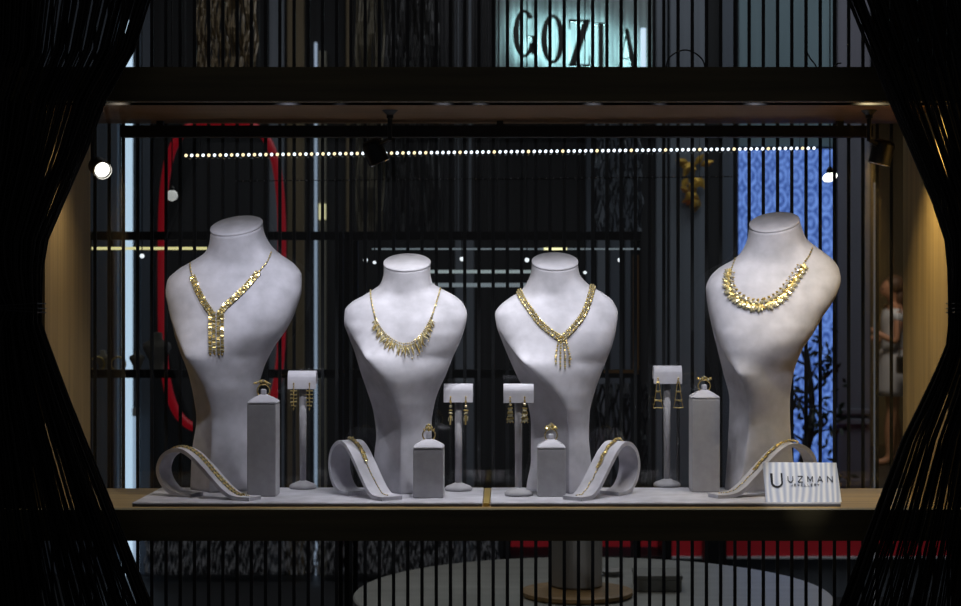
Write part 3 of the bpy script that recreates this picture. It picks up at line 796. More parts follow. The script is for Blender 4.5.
def led_strip(px0, py0, px1, py1, step, r, label, mats_, backh, dd, hang):
    A = P(px0, py0, dd); Bp = P(px1, py1, dd)
    t = thing('light_strip', (A+Bp)/2, label, 'light strip')
    bm = NB(); tube(bm, [A+Vector((-.004, .003, 0)), Bp+Vector((.004, .003, 0))], backh, 6); obj('strip_body', bm, M['black'], t)
    n = int((px1-px0)/step); proto = {}
    for i in range(n+1):
        p = A.lerp(Bp, i/n); m = mats_[0] if i % 2 or (i > 40 and i % 3) else mats_[1]
        key = m.name
        if key not in proto:
            bm = NB(); ball(bm, p, r, 1, (1, .6, 1)); proto[key] = (obj('diode', bm, m, t), p)
        else:
            o = proto[key][0].copy(); COL.objects.link(o); o.parent = t; o.location = proto[key][0].location+(p-proto[key][1])
    for px in hang:
        k = (px-px0)/(px1-px0); p = A.lerp(Bp, k); bm = NB(); tube(bm, [p+Vector((0, .003, 0)), (p.x, p.y+.003, ZT-.0003)], .0005, 5); obj('hanging_wire', bm, M['black'], t)
led_strip(186, 155.5, 814, 148.2, 5.66, .0034, 'bright dotted light strip running across the upper back of the case', (M['led_w'], M['led_y']), .0022, 2.985, (200, 500, 800))
led_strip(236, 181, 730, 176.5, 7.0, .0017, 'dim dotted row modelled for the reflection of the bright dotted light strip', (M['led_reflect'], M['led_reflect']), .0007, 2.99, (250, 700))  # reflection of the lit strip, built as a second row

# added spots in a made-up slot, unseen behind the upper front rail
def area(name, loc, sx, sy, energy, col, rot=(0, 0, 0), spread=PI):
    l = bpy.data.lights.new(name, 'AREA'); l.shape = 'RECTANGLE'; l.size = sx; l.size_y = sy; l.energy = energy; l.color = col; l.spread = spread
    o = bpy.data.objects.new(name, l); COL.objects.link(o); o.location = loc; o.rotation_euler = rot; return o
def spot(name, loc, target, energy, col, half, blend=1., size=.008):
    l = bpy.data.lights.new(name, 'SPOT'); l.energy = energy; l.color = col; l.spot_size = math.radians(half*2); l.spot_blend = blend; l.shadow_soft_size = size
    o = bpy.data.objects.new(name, l); COL.objects.link(o); o.location = loc
    o.rotation_euler = (Vector(target)-Vector(loc)).to_track_quat('-Z', 'Y').to_euler(); return o
LZ = ZT+.022
for px, tx_, e, c, hf in ((290, 238, 5.2, (.90, .91, 1), 42), (445, 408, 6.0, (.96, .96, 1), 37), (595, 560, 6.0, (.96, .96, 1), 37), (755, 775, 5.2, (.95, .96, 1), 42), (480, 480, 5.5, (.97, .97, 1), 34), (660, 660, 4.2, (.95, .95, 1), 32), (340, 330, 2.0, (.95, .95, 1), 32)):
    spot('added_slot_spot', (X(px, 2.716), .011, LZ), (X(tx_, 2.716)*1.05, .016+.13, -.32), e*.8, c, hf)
for px, cx_, zc_, e, c in ((262, 236, .04, 12.5, (.90, .91, 1)), (420, 406, -.02, 10.5, (.95, .95, 1)), (575, 558, -.02, 12, (.95, .95, 1)), (765, 772, .05, 14, (.97, .95, 1))):
    spot('unseen_front_spot', (X(px, 2.85), -.36, .50), (X(cx_, 2.86), .15, zc_+.015), e*.9, c, 15.2, .9)
spot('unseen_front_spot', (X(810, 2.85), -.36, .56), (X(803, dC), .03, -.30), 20, (.93, .95, 1), 4.5, .5)  # added unseen spot that brightens the name card
spot('added_slot_spot', (X(868, 2.716), .018, LZ), (XR, .17, .0), 7.5, (1, .80, .40), 60)
spot('added_slot_spot', (X(120, 2.716), .018, LZ), (XL, .17, -.05), 2.6, (1, .86, .62), 42)

# ------------------------------------------------------------------ strip curtain right behind the case
dS = 3.07; ts = thing('strip_curtain', (0, dS+CAMY, FLOOR), 'row of straight black cords hanging behind the display case', 'curtain')
proto = None
for k in range(70):
    px = 734.9+14.22*(k-52)
    if px < -6 or px > 970: continue
    x = X(px, dS)
    if proto is None:
        bm = NB(); box(bm, x-.0032, x+.0032, dS+CAMY-.0012, dS+CAMY+.0012, FLOOR+.001, 1.4, bev=.0005); proto = (obj('cord_strip', bm, M['cord'], ts), x)
    else:
        o = proto[0].copy(); COL.objects.link(o); o.parent = ts; o.location = (x-proto[1], 0, 0)
obj('top_rail', B(X(-20, dS), X(985, dS), dS+CAMY-.02, dS+CAMY+.02, 1.4, 1.43), M['black_metal'], ts)

# ------------------------------------------------------------------ gathered front curtains
def front_curtain(side, label):
    edgeL = [(-40, 165), (0, 150), (60, 130), (100, 105), (150, 86), (200, 64), (240, 47), (285, 41), (322, 41), (345, 49), (400, 69), (500, 109), (606, 152), (660, 175)]
    edgeR = [(-40, 833), (0, 848), (60, 873), (110, 894), (180, 924), (240, 946), (285, 949), (330, 949), (380, 932), (430, 907), (500, 880), (590, 846), (660, 820)]
    ed = edgeL if side < 0 else edgeR; sg = -1 if side < 0 else 1
    n = 190 if side < 0 else 150
    cx = X(20 if side < 0 else 985, 2.6)
    t = thing('gathered_string_curtain', (cx, -.1, Z(640, 2.6)), label, 'curtain')
    bm = NB()
    ys = [-40, 0, 50, 100, 150, 200, 240, 270, 295, 308, 322, 345, 370, 400, 440, 500, 560, 606, 650]
    ex = smooth_interp(ed, ys)[0]
    for k in range(n):
        s = (k/(n-1))**1.35
        if k: s = min(1, max(0, s+random.uniform(-.012, .012)))
        yo = -.125+random.uniform(-.02, .03)
        pts = []
        for y, e in zip(ys, ex):
            u = abs(y-308)/330.; W = 75+200*min(1, u)**.85
            d = CAMY*-1+yo*(1-.3*u)
            pts.append(P(e+sg*s*W+(0 if k == 0 else 1.2*math.sin(k*3.1+y*.01)), y, d))
        tube(bm, pts, .0016, 5, cap=False)
    obj('strings', bm, M['cord_front'], t, smooth=True)['kind'] = 'stuff'
    bm = NB(); px0 = -60 if side < 0 else 950; px1 = 42 if side < 0 else 1060
    for q, py in enumerate((303.5, 308.5, 312.5)):
        e = 1 if side < 0 else -1
        xa = X(36 if side < 0 else 956, 2.53); xb = X(-60 if side < 0 else 1060, 2.53)
        zc = Z(308, 2.53); tube(bm, [(xa, -.115, Z(py, 2.53)), (xa, -.165, Z(py, 2.53)), (xa*.6+xb*.4, -.175, zc+(Z(py, 2.53)-zc)*.4), (xb, -.17, zc)], .0012, 6)
    obj('tieback', bm, M['black_metal'], t)
front_curtain(-1, 'black string curtain tied back at the left of the window')
front_curtain(1, 'black string curtain tied back at the right of the window')

# ------------------------------------------------------------------ the room behind
dW = 8.3; yW = dW+CAMY
struct('wall_back', B(X(-200, dW), X(871, dW), yW, yW+.1, FLOOR, 2.4), M['wallback'])
struct('wall_far', B(-1, 6, 13.6, 13.7, FLOOR, 2.4), M['wood_dim'])
struct('wall_corridor', B(X(871, dW)-.08, X(871, dW), yW+.1, 13.6, FLOOR, 2.4), M['wallback'])
struct('wall_side_left', B(X(-200, dW)-.1, X(-200, dW), .06, yW, FLOOR, 2.4), M['wallback'])
struct('wall_side_right', B(5.2, 5.3, .06, 13.6, FLOOR, 2.4), M['wallback'])
struct('ceiling', B(-5, 6, .06, 13.6, 2.4, 2.5), M['ceil'])

def wallthing(name, px0, px1, py0, py1, th, m, label, cat, group=None, floor=False, d=None, bev=.004):
    d = (dW-th-.002) if d is None else d
    bm = B(X(px0, d), X(px1, d), d+CAMY, d+CAMY+th, FLOOR+.001 if floor else Z(py1, d), Z(py0, d), bev=bev)
    o = obj(name, bm, m); return meta(o, label, cat, group)
wallthing('light_column', 122, 131, 20, 0, .045, M['tube'], 'tall glowing pale blue light column at the left of the room', 'light', floor=True)
t = thing('light_tube', (X(136, dW-.1), dW-.1+CAMY, FLOOR), 'short pale blue floor light tube beside the tall light column', 'light')
obj('tube', B(X(133.5, dW-.1), X(138.5, dW-.1), dW-.115+CAMY, dW-.09+CAMY, FLOOR+.001, Z(416, dW-.1)), M['tube2'], t)
obj('cap', B(X(133, dW-.1), X(139, dW-.1), dW-.117+CAMY, dW-.088+CAMY, Z(416, dW-.1), Z(408, dW-.1)), M['vase'], t)
wallthing('slim_light_tube', 314.2, 316.8, 42, 0, .03, M['tube3'], 'hair-thin upright blue light tube left of the bib necklace bust', 'light', floor=True)
t = thing('wall_strip', (X(322, dW), yW-.04, FLOOR), 'beige upright wall strip with a glowing cream square', 'wall strip')
obj('strip', B(X(318.5, dW-.04), X(326, dW-.04), yW-.04, yW-.002, FLOOR+.001, Z(52, dW)), M['beige'], t)
obj('lit_square', B(X(318.7, dW-.05), X(325.8, dW-.05), yW-.05, yW-.04, Z(220, dW), Z(204.5, dW)), M['square'], t)
specs = [
 (-30, 118, 'cladding_board', 'grey_panel2', 'dark slate wall panel left of the tall light column'),
 (140, 152, 'cladding_board', 'grey_panel2', 'narrow slate wall panel between light column and red neon hoop'),
 (269, 284, 'cladding_board', 'grey_panel', 'blue grey wall panel right of the far left bust'),
 (287, 304, 'cladding_board', 'wood_dim', 'walnut wall panel beside the slim light tube'),
 (346, 352, 'cladding_board', 'wood_dim', 'narrow walnut post on the wall left of the bib necklace bust'),
 (455, 464, 'cladding_board', 'grey_panel', 'left of two slim grey panels between the middle busts'),
 (466, 474, 'cladding_board', 'grey_panel', 'right of two slim grey panels between the middle busts'),
 (586, 594, 'cladding_board', 'grey_panel2', 'slim slate panel above the rope necklace bust'),
 (597, 606, 'cladding_board', 'grey_panel', 'slim grey panel above the rope necklace bust shoulder'),
 (610, 622, 'cladding_board', 'grey_panel2', 'slate panel left of the amber framed cabinet edge'),
 (625, 640, 'cladding_board', 'grey_panel2', 'slate panel just behind the amber cabinet edge'),
 (656, 667, 'cladding_board', 'grey_panel', 'narrow grey wall panel left of the golden leaf ornament'),
 (670, 706, 'cladding_board', 'grey_panel', 'wide grey wall panel behind the golden leaf ornament'),
 (721, 736, 'cladding_board', 'grey_panel2', 'slate wall panel along the left side of the blue screen'),
]
for a, b, nm, m, lab in specs:
    wallthing(nm, a, b, -60, 0, .03, M[m], lab, 'wall panel', floor=True)
wallthing('cladding_board', 739, 834, -60, 147, .03, M['teal_panel'], 'wide teal grey wall panel above the blue screen', 'wall panel')
t = thing('pilaster', (X(853, dW), yW-.06, FLOOR), 'mauve grey wall pilaster with mouldings right of the blue screen', 'pilaster')
obj('shaft', B(X(838, dW-.04), X(870, dW-.04), yW-.04, yW-.002, FLOOR+.001, Z(-60, dW)), M['mauve_panel'], t)
for y0, y1 in ((408, 414), (418, 424), (478, 486)): obj('moulding', B(X(836.5, dW-.06), X(870, dW-.06), yW-.065, yW-.04, Z(y1, dW), Z(y0, dW), bev=.006), M['mauve_panel'], t)
t = thing('video_screen', (X(786, dW), yW-.06, Z(490, dW)), 'tall blue screen with damask pattern behind the far right bust', 'screen')
obj('display', B(X(739, dW-.05), X(834, dW-.05), yW-.05, yW-.01, Z(500, dW), Z(150, dW)), M['screen'], t)
obj('frame', B(X(737, dW-.05), X(836, dW-.05), yW-.035, yW-.003, Z(502, dW), Z(148.5, dW)), M['black'], t)

# red neon hoop
t = thing('red_neon_hoop', (X(222, 6.5), 6.5+CAMY, Z(430, 6.5)), 'large red glowing oval hoop behind the far left bust', 'neon hoop')
bm = NB(); pts = []
for k in range(72):
    a = 2*PI*k/72; c, s = math.cos(a), math.sin(a); e = 2/3.6
    pts.append(P(222+60*math.copysign(abs(c)**e, c), 276-154*math.copysign(abs(s)**e, s), 6.5))
tube(bm, pts, .017, 10, closed=True); obj('tube', bm, M['red_glow'], t, smooth=True)
for px in (185, 259):
    bm = NB(); tube(bm, [P(px, 124, 6.5), (X(px, 6.5), 6.5+CAMY, 2.4)], .003, 5); obj('hanging_wire', bm, M['black'], t)

# backlit sign with letters
dG = 7.6; tS = thing('backlit_sign', (X(580, dG), dG+CAMY, Z(100, dG)), 'backlit shop sign with dark letters and cyan glow, upper middle', 'sign')
obj('sign_board', B(X(494, dG), X(654, dG), dG+CAMY+.10, dG+CAMY+.13, Z(104, dG), Z(-40, dG)), M['sign_panel'], tS)
def letter(ch, x0, x1, ytop, ybot):
    def W(px, py): return (X(px, dG), Z(py, dG))
    polys = []
    w = x1-x0; h = ybot-ytop
    def el(cx, cyy, rx, ry, a): return (cx+rx*math.cos(a), cyy-ry*math.sin(a))
    if ch in 'OG':
        cx, cyy = (x0+x1)/2, (ytop+ybot)/2
        a0, a1 = (0, 2*PI) if ch == 'O' else (math.radians(42), math.radians(335))
        n = 32
        for k in range(n):
            a = a0+(a1-a0)*k/n; b = a0+(a1-a0)*(k+1)/n
            polys.append([el(cx, cyy, w/2, h/2, a), el(cx, cyy, w/2, h/2, b), el(cx, cyy, w/2*.46, h/2*.88, b), el(cx, cyy, w/2*.46, h/2*.88, a)])
        if ch == 'G':
            polys.append([(x1-w*.18, cyy+h*.06), (x1, cyy+h*.06), (x1, ybot-h*.06), (x1-w*.18, ybot-h*.06)]); polys.append(seg(x1-w*.34, cyy+h*.06, x1+w*.06, cyy+h*.06, 1.6))
    elif ch == 'Z':
        polys += [seg(x0, ytop+1, x1, ytop+1, 2.6), seg(x0, ybot-1, x1, ybot-1, 2.6), [(x1-w*.34, ytop+1), (x1, ytop+1), (x0+w*.34, ybot-1), (x0, ybot-1)], seg(x0+1, ytop, x0+1, ytop+h*.2, 1.6), seg(x1-1, ybot, x1-1, ybot-h*.22, 1.6)]
    elif ch == 'I':
        m = (x0+x1)/2; polys += [[(m-2.6, ytop), (m+2.6, ytop), (m+2.6, ybot), (m-2.6, ybot)], seg(x0, ytop+.8, x1, ytop+.8, 1.6), seg(x0, ybot-.8, x1, ybot-.8, 1.6)]
    elif ch == 'A':
        m = (x0+x1)/2; polys += [seg(x0+w*.1, ybot, m, ytop, 1.6), [(m-3, ytop), (m+1, ytop), (x1-w*.02, ybot), (x1-w*.30, ybot)], seg(x0+w*.25, ytop+h*.66, x1-w*.28, ytop+h*.66, 1.5), seg(x0, ybot-.8, x0+w*.25, ybot-.8, 1.6), seg(x1-w*.38, ybot-.8, x1+w*.05, ybot-.8, 1.6)]
    bm = NB()
    for p in polys: prism(bm, [W(*q) for q in p], dG+CAMY+.04, dG+CAMY+.052)
    L = obj('letter', bm, M['letter'], tS)
    bm = NB(); cx, cyy = (x0+x1)/2, (ytop+ybot)/2
    for p in polys:
        mx = sum(q[0] for q in p)/len(p); my = sum(q[1] for q in p)/len(p)
        pp = []
        for q in p:
            vx, vy = q[0]-mx, q[1]-my; l = math.hypot(vx, vy) or 1
            pp.append(W(q[0]+vx/l*-.35, q[1]+vy/l*-.35))
        prism(bm, pp, dG+CAMY+.0525, dG+CAMY+.055)
    obj('back_light', bm, M['letter_back'], L)
letter('G', 513, 536, 8, 56); letter('O', 541, 565, 13, 62); letter('Z', 569, 591, 18, 65); letter('I', 594, 609, 21, 68); letter('A', 616, 640, 27, 73)
obj('light_bar', B(X(641, dG), X(646, dG), dG+CAMY, dG+CAMY+.03, Z(74, dG), Z(28, dG)), M['tube'], tS)

# cables lying on top of the case
def cable(pts, label):
    bm = NB(); tube(bm, catmull([Vector(p) for p in pts], 6), .0013, 6); meta(obj('black_cable', bm, M['black'], smooth=True), label, 'cable', 'black cables on top of the case')
q = lambda px, py, d: P(px, py, d)
zc = ZT+.0135
cable([(X(660, 2.85), .17, zc), (X(665, 2.85), .15, zc+.01), q(666, 68, 2.85), q(671, 56, 2.85), q(685, 50, 2.85), q(699, 56, 2.85), q(705, 68, 2.85), (X(706, 2.85), .15, zc+.01), (X(712, 2.85), .17, zc)], 'thin black cable looping up over the case top, upper right')
cable([(X(830, 2.85), .17, zc), (X(824, 2.85), .15, zc+.012), q(817, 69, 2.85), q(810, 58, 2.85), q(806, 50, 2.85)], 'short black cable end sticking up from the case top, far right')
cable([(X(820, 2.85), .20, zc), (X(828, 2.85), .19, zc+.012), q(834, 68, 2.86), q(841, 63, 2.86)], 'shortest black cable end just right of the other cable end')

# golden leaf ornament
t = thing('golden_leaf_ornament', P(692, 182, dW-.06), 'golden leaf ornament fixed to the grey wall panel, upper right', 'ornament')
rr = random.Random(3)
for k in range(26):
    px = 693+rr.uniform(-9, 9); py = 181+rr.uniform(-19, 19); c = P(px, py, dW-.075)
    bm = NB(); R = Matrix.Rotation(rr.uniform(-2.5, 2.5), 3, 'Y') @ Matrix.Rotation(rr.uniform(-.5, .5), 3, 'X') @ Matrix.Diagonal((1, -1, 1))
    gem(bm, c, R, .035, .075, .012, 'leaf'); obj('leaf', bm, M['gold_leaf'], t)
bm = NB(); tube(bm, [P(690, 204, dW-.037), P(692, 182, dW-.037), P(696, 160, dW-.037)], .006, 6); obj('stem', bm, M['gold_leaf'], t)

# bead string drapes (uncountable strings)
def drape(px0, px1, py0, py1, d, m, label, n, amp=.6, th=.0035, floor=False, wob=.5):
    bm = NB(); rr = random.Random(int(px0*3+py0))
    for k in range(n):
        px = px0+(px1-px0)*(k+rr.random()*.6)/n; ph = rr.uniform(0, 6.28); fr = rr.uniform(.9, 1.3)*wob
        z0 = Z(py0, d); z1 = FLOOR+.01 if floor else Z(py1, d)
        N = 26 if amp > .3 else 3
        pts = [(X(px+amp*4*math.sin(ph+fr*q*1.1)*.5, d), d+CAMY+.02*math.sin(ph*2+q), z0+(z1-z0)*q/(N-1)) for q in range(N)]
        tube(bm, pts, th, 4, cap=False)
    t = meta(obj('bead_string_drape', bm, m), label, 'curtain', None, 'stuff'); return t
drape(196, 257, -60, 110, 5.5, M['net_warm'], 'warm cream bead strings hanging above the case, upper left', 34)
drape(357, 384, -60, 235, 5.5, M['net_cream'], 'pale bead strings hanging above the bib necklace bust', 16)
drape(386, 440, -60, 235, 5.6, M['net_grey'], 'dark grey bead strings right of the pale bead strings', 34)
drape(441, 500, -60, 235, 5.9, M['net_grey'], 'straight grey strings left of the backlit sign', 20, amp=.1)
drape(594, 642, 118, 232, 5.8, M['grey_panel2'], 'tangled slate strings above the rope necklace bust', 26, amp=1.1)
drape(140, 246, 0, 0, 6.9, M['net_grey'], 'dark straight strings hanging around the red neon hoop', 22, amp=.1, floor=True) if False else None
drape(145, 345, 500, 574, 8.05, M['fringe'], 'dark fringe strings low at the left, below the case', 120, amp=.5, floor=False)
drape(350, 499, 500, 574, 8.05, M['fringe'], 'dark fringe strings low at the middle, behind the round table', 100, amp=.5, floor=False)
drape(585, 650, 384, 500, 5.5, M['net'], 'dark net strings behind the ramp right of the rope necklace bust', 34, amp=.9)

# red bench
t = thing('bench', (X(690, 7.6), 7.73+CAMY, FLOOR), 'long red bench with grey base along the back wall', 'bench')
obj('seat', B(X(505, 7.6), X(962, 7.6), 7.6+CAMY, 7.86+CAMY, Z(556.5, 7.6), -.93, bev=.01), M['red_cover'], t)
obj('trim', B(X(505, 7.6), X(962, 7.6), 7.59+CAMY, 7.86+CAMY, Z(558.5, 7.6), Z(556.5, 7.6)), M['white_cloth'], t)
obj('base', B(X(505, 7.6), X(962, 7.6), 7.63+CAMY, 7.86+CAMY, FLOOR+.001, Z(558.5, 7.6)), M['grey_panel'], t)
o = obj('black_bollard', B(X(705.5, 7.4), X(727, 7.4), 7.4+CAMY, 7.55+CAMY, FLOOR+.001, -.85, bev=.01), M['black']); meta(o, 'black square bollard standing in front of the red bench', 'bollard')
o = NB()
v0 = [(503, 536), (620, 536), (616, 538), (672, 538), (668, 566), (503, 566)]
box(o, X(503, 7.0), X(668, 7.0), 7.0+CAMY, 7.3+CAMY, Z(566, 7.0), Z(557, 7.0)); 
for px in (503, 664): box(o, X(px, 7.0), X(px+8, 7.0), 7.0+CAMY, 7.3+CAMY, FLOOR+.001, -.80)
box(o, X(503, 7.0), X(672, 7.0), 7.0+CAMY, 7.3+CAMY, -.82, -.80)
meta(obj('low_console', o, M['black']), 'low black console shelf behind the white vase', 'console')

# round table with things on it
zT = -.665; cT = Vector((X(592, 3.85), 3.85+CAMY, 0)); RT = .56
t = thing('round_table', (cT.x, cT.y, FLOOR), 'large round pale table below the display case', 'table')
bm = NB(); lathe(bm, (cT.x, cT.y, zT-.03), [(RT-.01, 0), (RT, .004), (RT, .027), (RT-.004, .03)], 96); obj('table_top', bm, M['table'], t)
bm = NB(); lathe(bm, (cT.x, cT.y, FLOOR+.001), [(.24, 0), (.24, .015), (.06, .05), (.045, .3), (.06, .6), (.10, zT-.031-FLOOR)], 40); obj('pedestal', bm, M['table'], t, smooth=True)
vx = X(576, 3.86); vy = 3.86+CAMY
bm = NB(); lathe(bm, (vx, vy-.05, zT+.0005), [(.125, 0), (.13, .004), (.13, .012), (.12, .014)], 48); meta(obj('round_tray', bm, M['tray'], smooth=False), 'round wooden tray under the white vase on the table', 'tray')
bm = NB(); lathe(bm, (vx, vy, zT+.015), [(.058, 0), (.062, .004), (.0625, .15), (.060, .155), (.054, .155), (.053, .02), (.01, .018)], 40); meta(obj('white_vase', bm, M['vase'], smooth=False), 'white cylindrical vase on the round wooden tray', 'vase')
bm = NB(); dB = 3.88; x0, x1 = X(636, dB), X(681, dB)
t = thing('card_box', ((x0+x1)/2, dB+CAMY, zT), 'flat grey card box lying on the round table', 'box')
obj('box_body', B(x0, x1, dB+CAMY-.02, dB+CAMY+.10, zT+.0004, zT+.028, bev=.002), M['paper'], t)
obj('box_lid', B(x0-.002, x1+.002, dB+CAMY-.022, dB+CAMY+.102, zT+.028, zT+.038, bev=.002), M['paper'], t)
bm = NB(); lathe(bm, (X(611, 4.1), 4.1+CAMY, zT+.0005), [(.015, 0), (.03, .012), (.032, .013), (.016, .003), (.002, .003)], 28); meta(obj('small_dish', bm, M['vase'], smooth=False), 'small pale dish on the table right of the vase', 'dish')

# ------------------------------------------------------------------ shop cabinets behind the cords
dK = 4.9
def cabinet(px0, px1, label, led_m, extra, amber=False):
    yk = dK+CAMY
    t = thing('glass_cabinet', (X((px0+px1)/2, dK), yk+.15, FLOOR), label, 'cabinet')
    x0, x1 = X(px0, dK), X(px1, dK)
    obj('lower_rail', B(x0, x1, yk, yk+.02, Z(378, dK), Z(369.5, dK)), M['black'], t)
    obj('upper_rail', B(x0, x1, yk, yk+.02, Z(240, dK), Z(231.5, dK)), M['black'], t)
    obj('shelf', B(x0, x1, yk+.02, yk+.3, Z(378, dK), Z(374, dK)), M['black'], t)
    obj('top_panel', B(x0, x1, yk+.02, yk+.3, Z(235, dK), Z(231.5, dK)), M['black'], t)
    for x in (x0, x1): 
        if amber and x == x1: continue
        for yy in (yk, yk+.28): obj('post', B(x-.008, x+.008, yy, yy+.018, FLOOR+.001, Z(231.5, dK)), M['black'], t)
    if amber:
        obj('amber_post', B(X(633.5, dK-.01), X(639, dK-.01), yk-.012, yk+.02, Z(374, dK), Z(255, dK)), M['amber'], t)
        obj('post', B(x1-.008, x1+.008, yk+.1, yk+.3, FLOOR+.001, Z(231.5, dK)), M['black'], t)
        obj('amber_rail', B(X(604, dK-.01), X(639, dK-.01), yk-.012, yk-.001, Z(373, dK), Z(370, dK)), M['amber'], t)
    for (a, b, y0, y1, mm) in extra:
        obj('shelf_light', B(X(a, dK+.01), X(b, dK+.01), yk+.012, yk+.022, Z(y1, dK+.01), Z(y0, dK+.01)), mm, t)
    return t
cabinet(88, 340, 'long black glass cabinet with a yellow strip light, left side', M['led_yel'], [(90, 208, 247, 249.6, M['led_yel'])])
cabinet(347, 641, 'black glass cabinet with rows of shelf lights and amber edge, middle', M['led_cy'],
        [(372, 640, 248.2, 249.6, M['led_cy']), (544, 567, 247.6, 250, M['led_yel']), (426, 545, 270, 273.2, M['led_mix']), (426, 545, 283, 287, M['led_cy'])], amber=True)
# small props on the left cabinet shelf
def small_bust(px, h, label, m, d=dK+.14):
    x = X(px, d); zs = Z(374, dK)+.0005; s = h/F*d
    t = bm = NB(); lathe(bm, (x, d+CAMY, zs), [(.25*s, 0), (.18*s, .1*s), (.2*s, .3*s), (.36*s, .6*s), (.34*s, .72*s), (.14*s, .82*s), (.13*s, .98*s), (.05*s, s)], 20)
    for v in bm.verts: v.co.y = d+CAMY+(v.co.y-d-CAMY)*.5
    return meta(obj('small_bust', bm, m, smooth=True), label, 'small bust', 'small busts on the cabinet shelf')
small_bust(157, 40, 'small grey bust on the left cabinet shelf, beside the far left bust', M['suede_dk'])
small_bust(137, 22, 'small pale bust on the left cabinet shelf, right of the light column', M['vase'])
small_bust(103, 22, 'small pale bust on the left cabinet shelf, near the left wall', M['vase'])
for px, lab in ((97, 'gold bangle on the left cabinet shelf nearest the wall'), (118, 'gold bangle on the left cabinet shelf before the light column')):
    bm = NB(); c = P(px, 365, dK+.1); c.z = Z(374, dK)+.026
    tube(bm, [c+Vector((.022*math.cos(a*PI/12), .004, .022*math.sin(a*PI/12))) for a in range(24)], .003, 6, closed=True)
    meta(obj('gold_bangle', bm, M['gold'], smooth=True), lab, 'bangle', 'gold bangles on the cabinet shelf')

# small lamps in the room, each on its own wire from the ceiling
def pendant(px, py, d, r, m, label, sc=(1, 1, 1), rot=None, shade=True):
    c = P(px, py, d); t = thing('pendant_lamp', c, label, 'lamp', 'little pendant lamps in the room')
    bm = NB(); ball(bm, c, r, 3, sc, rot); obj('bulb', bm, m, t, smooth=True)
    bm = NB(); lathe(bm, c+Vector((0, 0, r*.8*sc[2])), [(r*.5, 0), (r*.45, r*.5), (r*.15, r*.9)], 16); obj('socket', bm, M['black'], t)
    bm = NB(); tube(bm, [c+Vector((0, 0, r*sc[2])), (c.x, c.y, 2.4)], .0018, 5); obj('cable', bm, M['black'], t)
pendant(172, 195.5, 4.4, .0155, M['bulb_dim'], 'frosted globe lamp hanging left of the far left bust')
pendant(830, 177, 4.0, .0185, M['bulb'], 'bright flattened oval lamp above the far right bust', (1, .7, .62), Matrix.Rotation(-.35, 3, 'Y'))
for px, py, lab in ((142, 256, 'tiny lit lamp right of the light column'), (365.5, 260, 'tiny lit lamp left of the bib necklace bust'), (374.5, 262.5, 'tiny lit lamp touching the bib necklace bust neck'), (462, 259, 'tiny lit lamp between the two middle busts, left one'),
                    (527, 260, 'tiny lit lamp between the two middle busts, right one'), (585, 272.5, 'tiny lit lamp just right of the rope necklace bust neck'), (620, 260, 'tiny lit lamp near the amber cabinet edge')):
    pendant(px, py, 4.6, .0062 if px not in (374.5, 585) else .0045, M['bulb_mid'], lab)
# amber floor lamp pole, slim chrome pole
o = NB(); lathe(o, (X(349.5, 5.0), 5.0+CAMY, Z(374, dK)+.0005), [(.022, 0), (.022, .006), (.008, .012), (.006, .2), (.005, Z(256, 5.0)-Z(374, dK))], 20); meta(obj('amber_rod', o, M['amber'], smooth=True), 'slender amber rod standing on the cabinet shelf left of the bib necklace bust', 'rod')
o = NB(); lathe(o, (X(875.5, 5.2), 5.2+CAMY, FLOOR+.001), [(.10, 0), (.10, .012), (.008, .02), (.006, Z(183, 5.2)-FLOOR)], 20); meta(obj('chrome_pole', o, M['pole'], smooth=True), 'thin chrome pole in front of the corridor opening', 'pole')

# potted tree in front of the screen
dT = 8.06; tx = X(806, dT); ty = dT+CAMY; t = thing('potted_tree', (tx, ty, FLOOR), 'dark potted tree standing against the blue screen', 'plant')
bm = NB(); lathe(bm, (tx, ty, FLOOR+.001), [(.09, 0), (.12, .3), (.11, .3), (.10, .28), (.01, .28)], 28); obj('pot', bm, M['pot'], t)
bm = NB(); rr = random.Random(5)
tube(bm, catmull([(tx, ty, FLOOR+.25), (tx-.02, ty, -.8), (tx+.03, ty, -.5), (tx, ty, -.2)], 5), [.03]*5+[.025]*5+[.016]*6, 8)
tips = []
for k in range(16):
    z = rr.uniform(-.85, -.15); a = rr.uniform(-.6, 1.2); l = rr.uniform(.08, .16); sx = rr.choice((-1, 1, 1))
    e = Vector((tx+sx*l*math.cos(a), ty+rr.uniform(-.06, .04), z+l*math.sin(a))); s0 = Vector((tx, ty, z-.05))
    tube(bm, [s0, (s0+e)/2+Vector((0, 0, .02)), e], [.009, .006, .003], 5); tips.append(e)
obj('trunk', bm, M['bark'], t)
bm = NB()
for e in tips:
    for k in range(13):
        c = e+Vector((rr.gauss(0, .035), rr.gauss(-.01, .025), rr.gauss(0, .05)))
        gem(bm, c, Matrix.Rotation(rr.uniform(0, 6.3), 3, 'Y') @ Matrix.Rotation(rr.uniform(-.8, .8), 3, 'X'), .018, .05, .004, 'leaf')
obj('foliage', bm, M['leaf'], t)

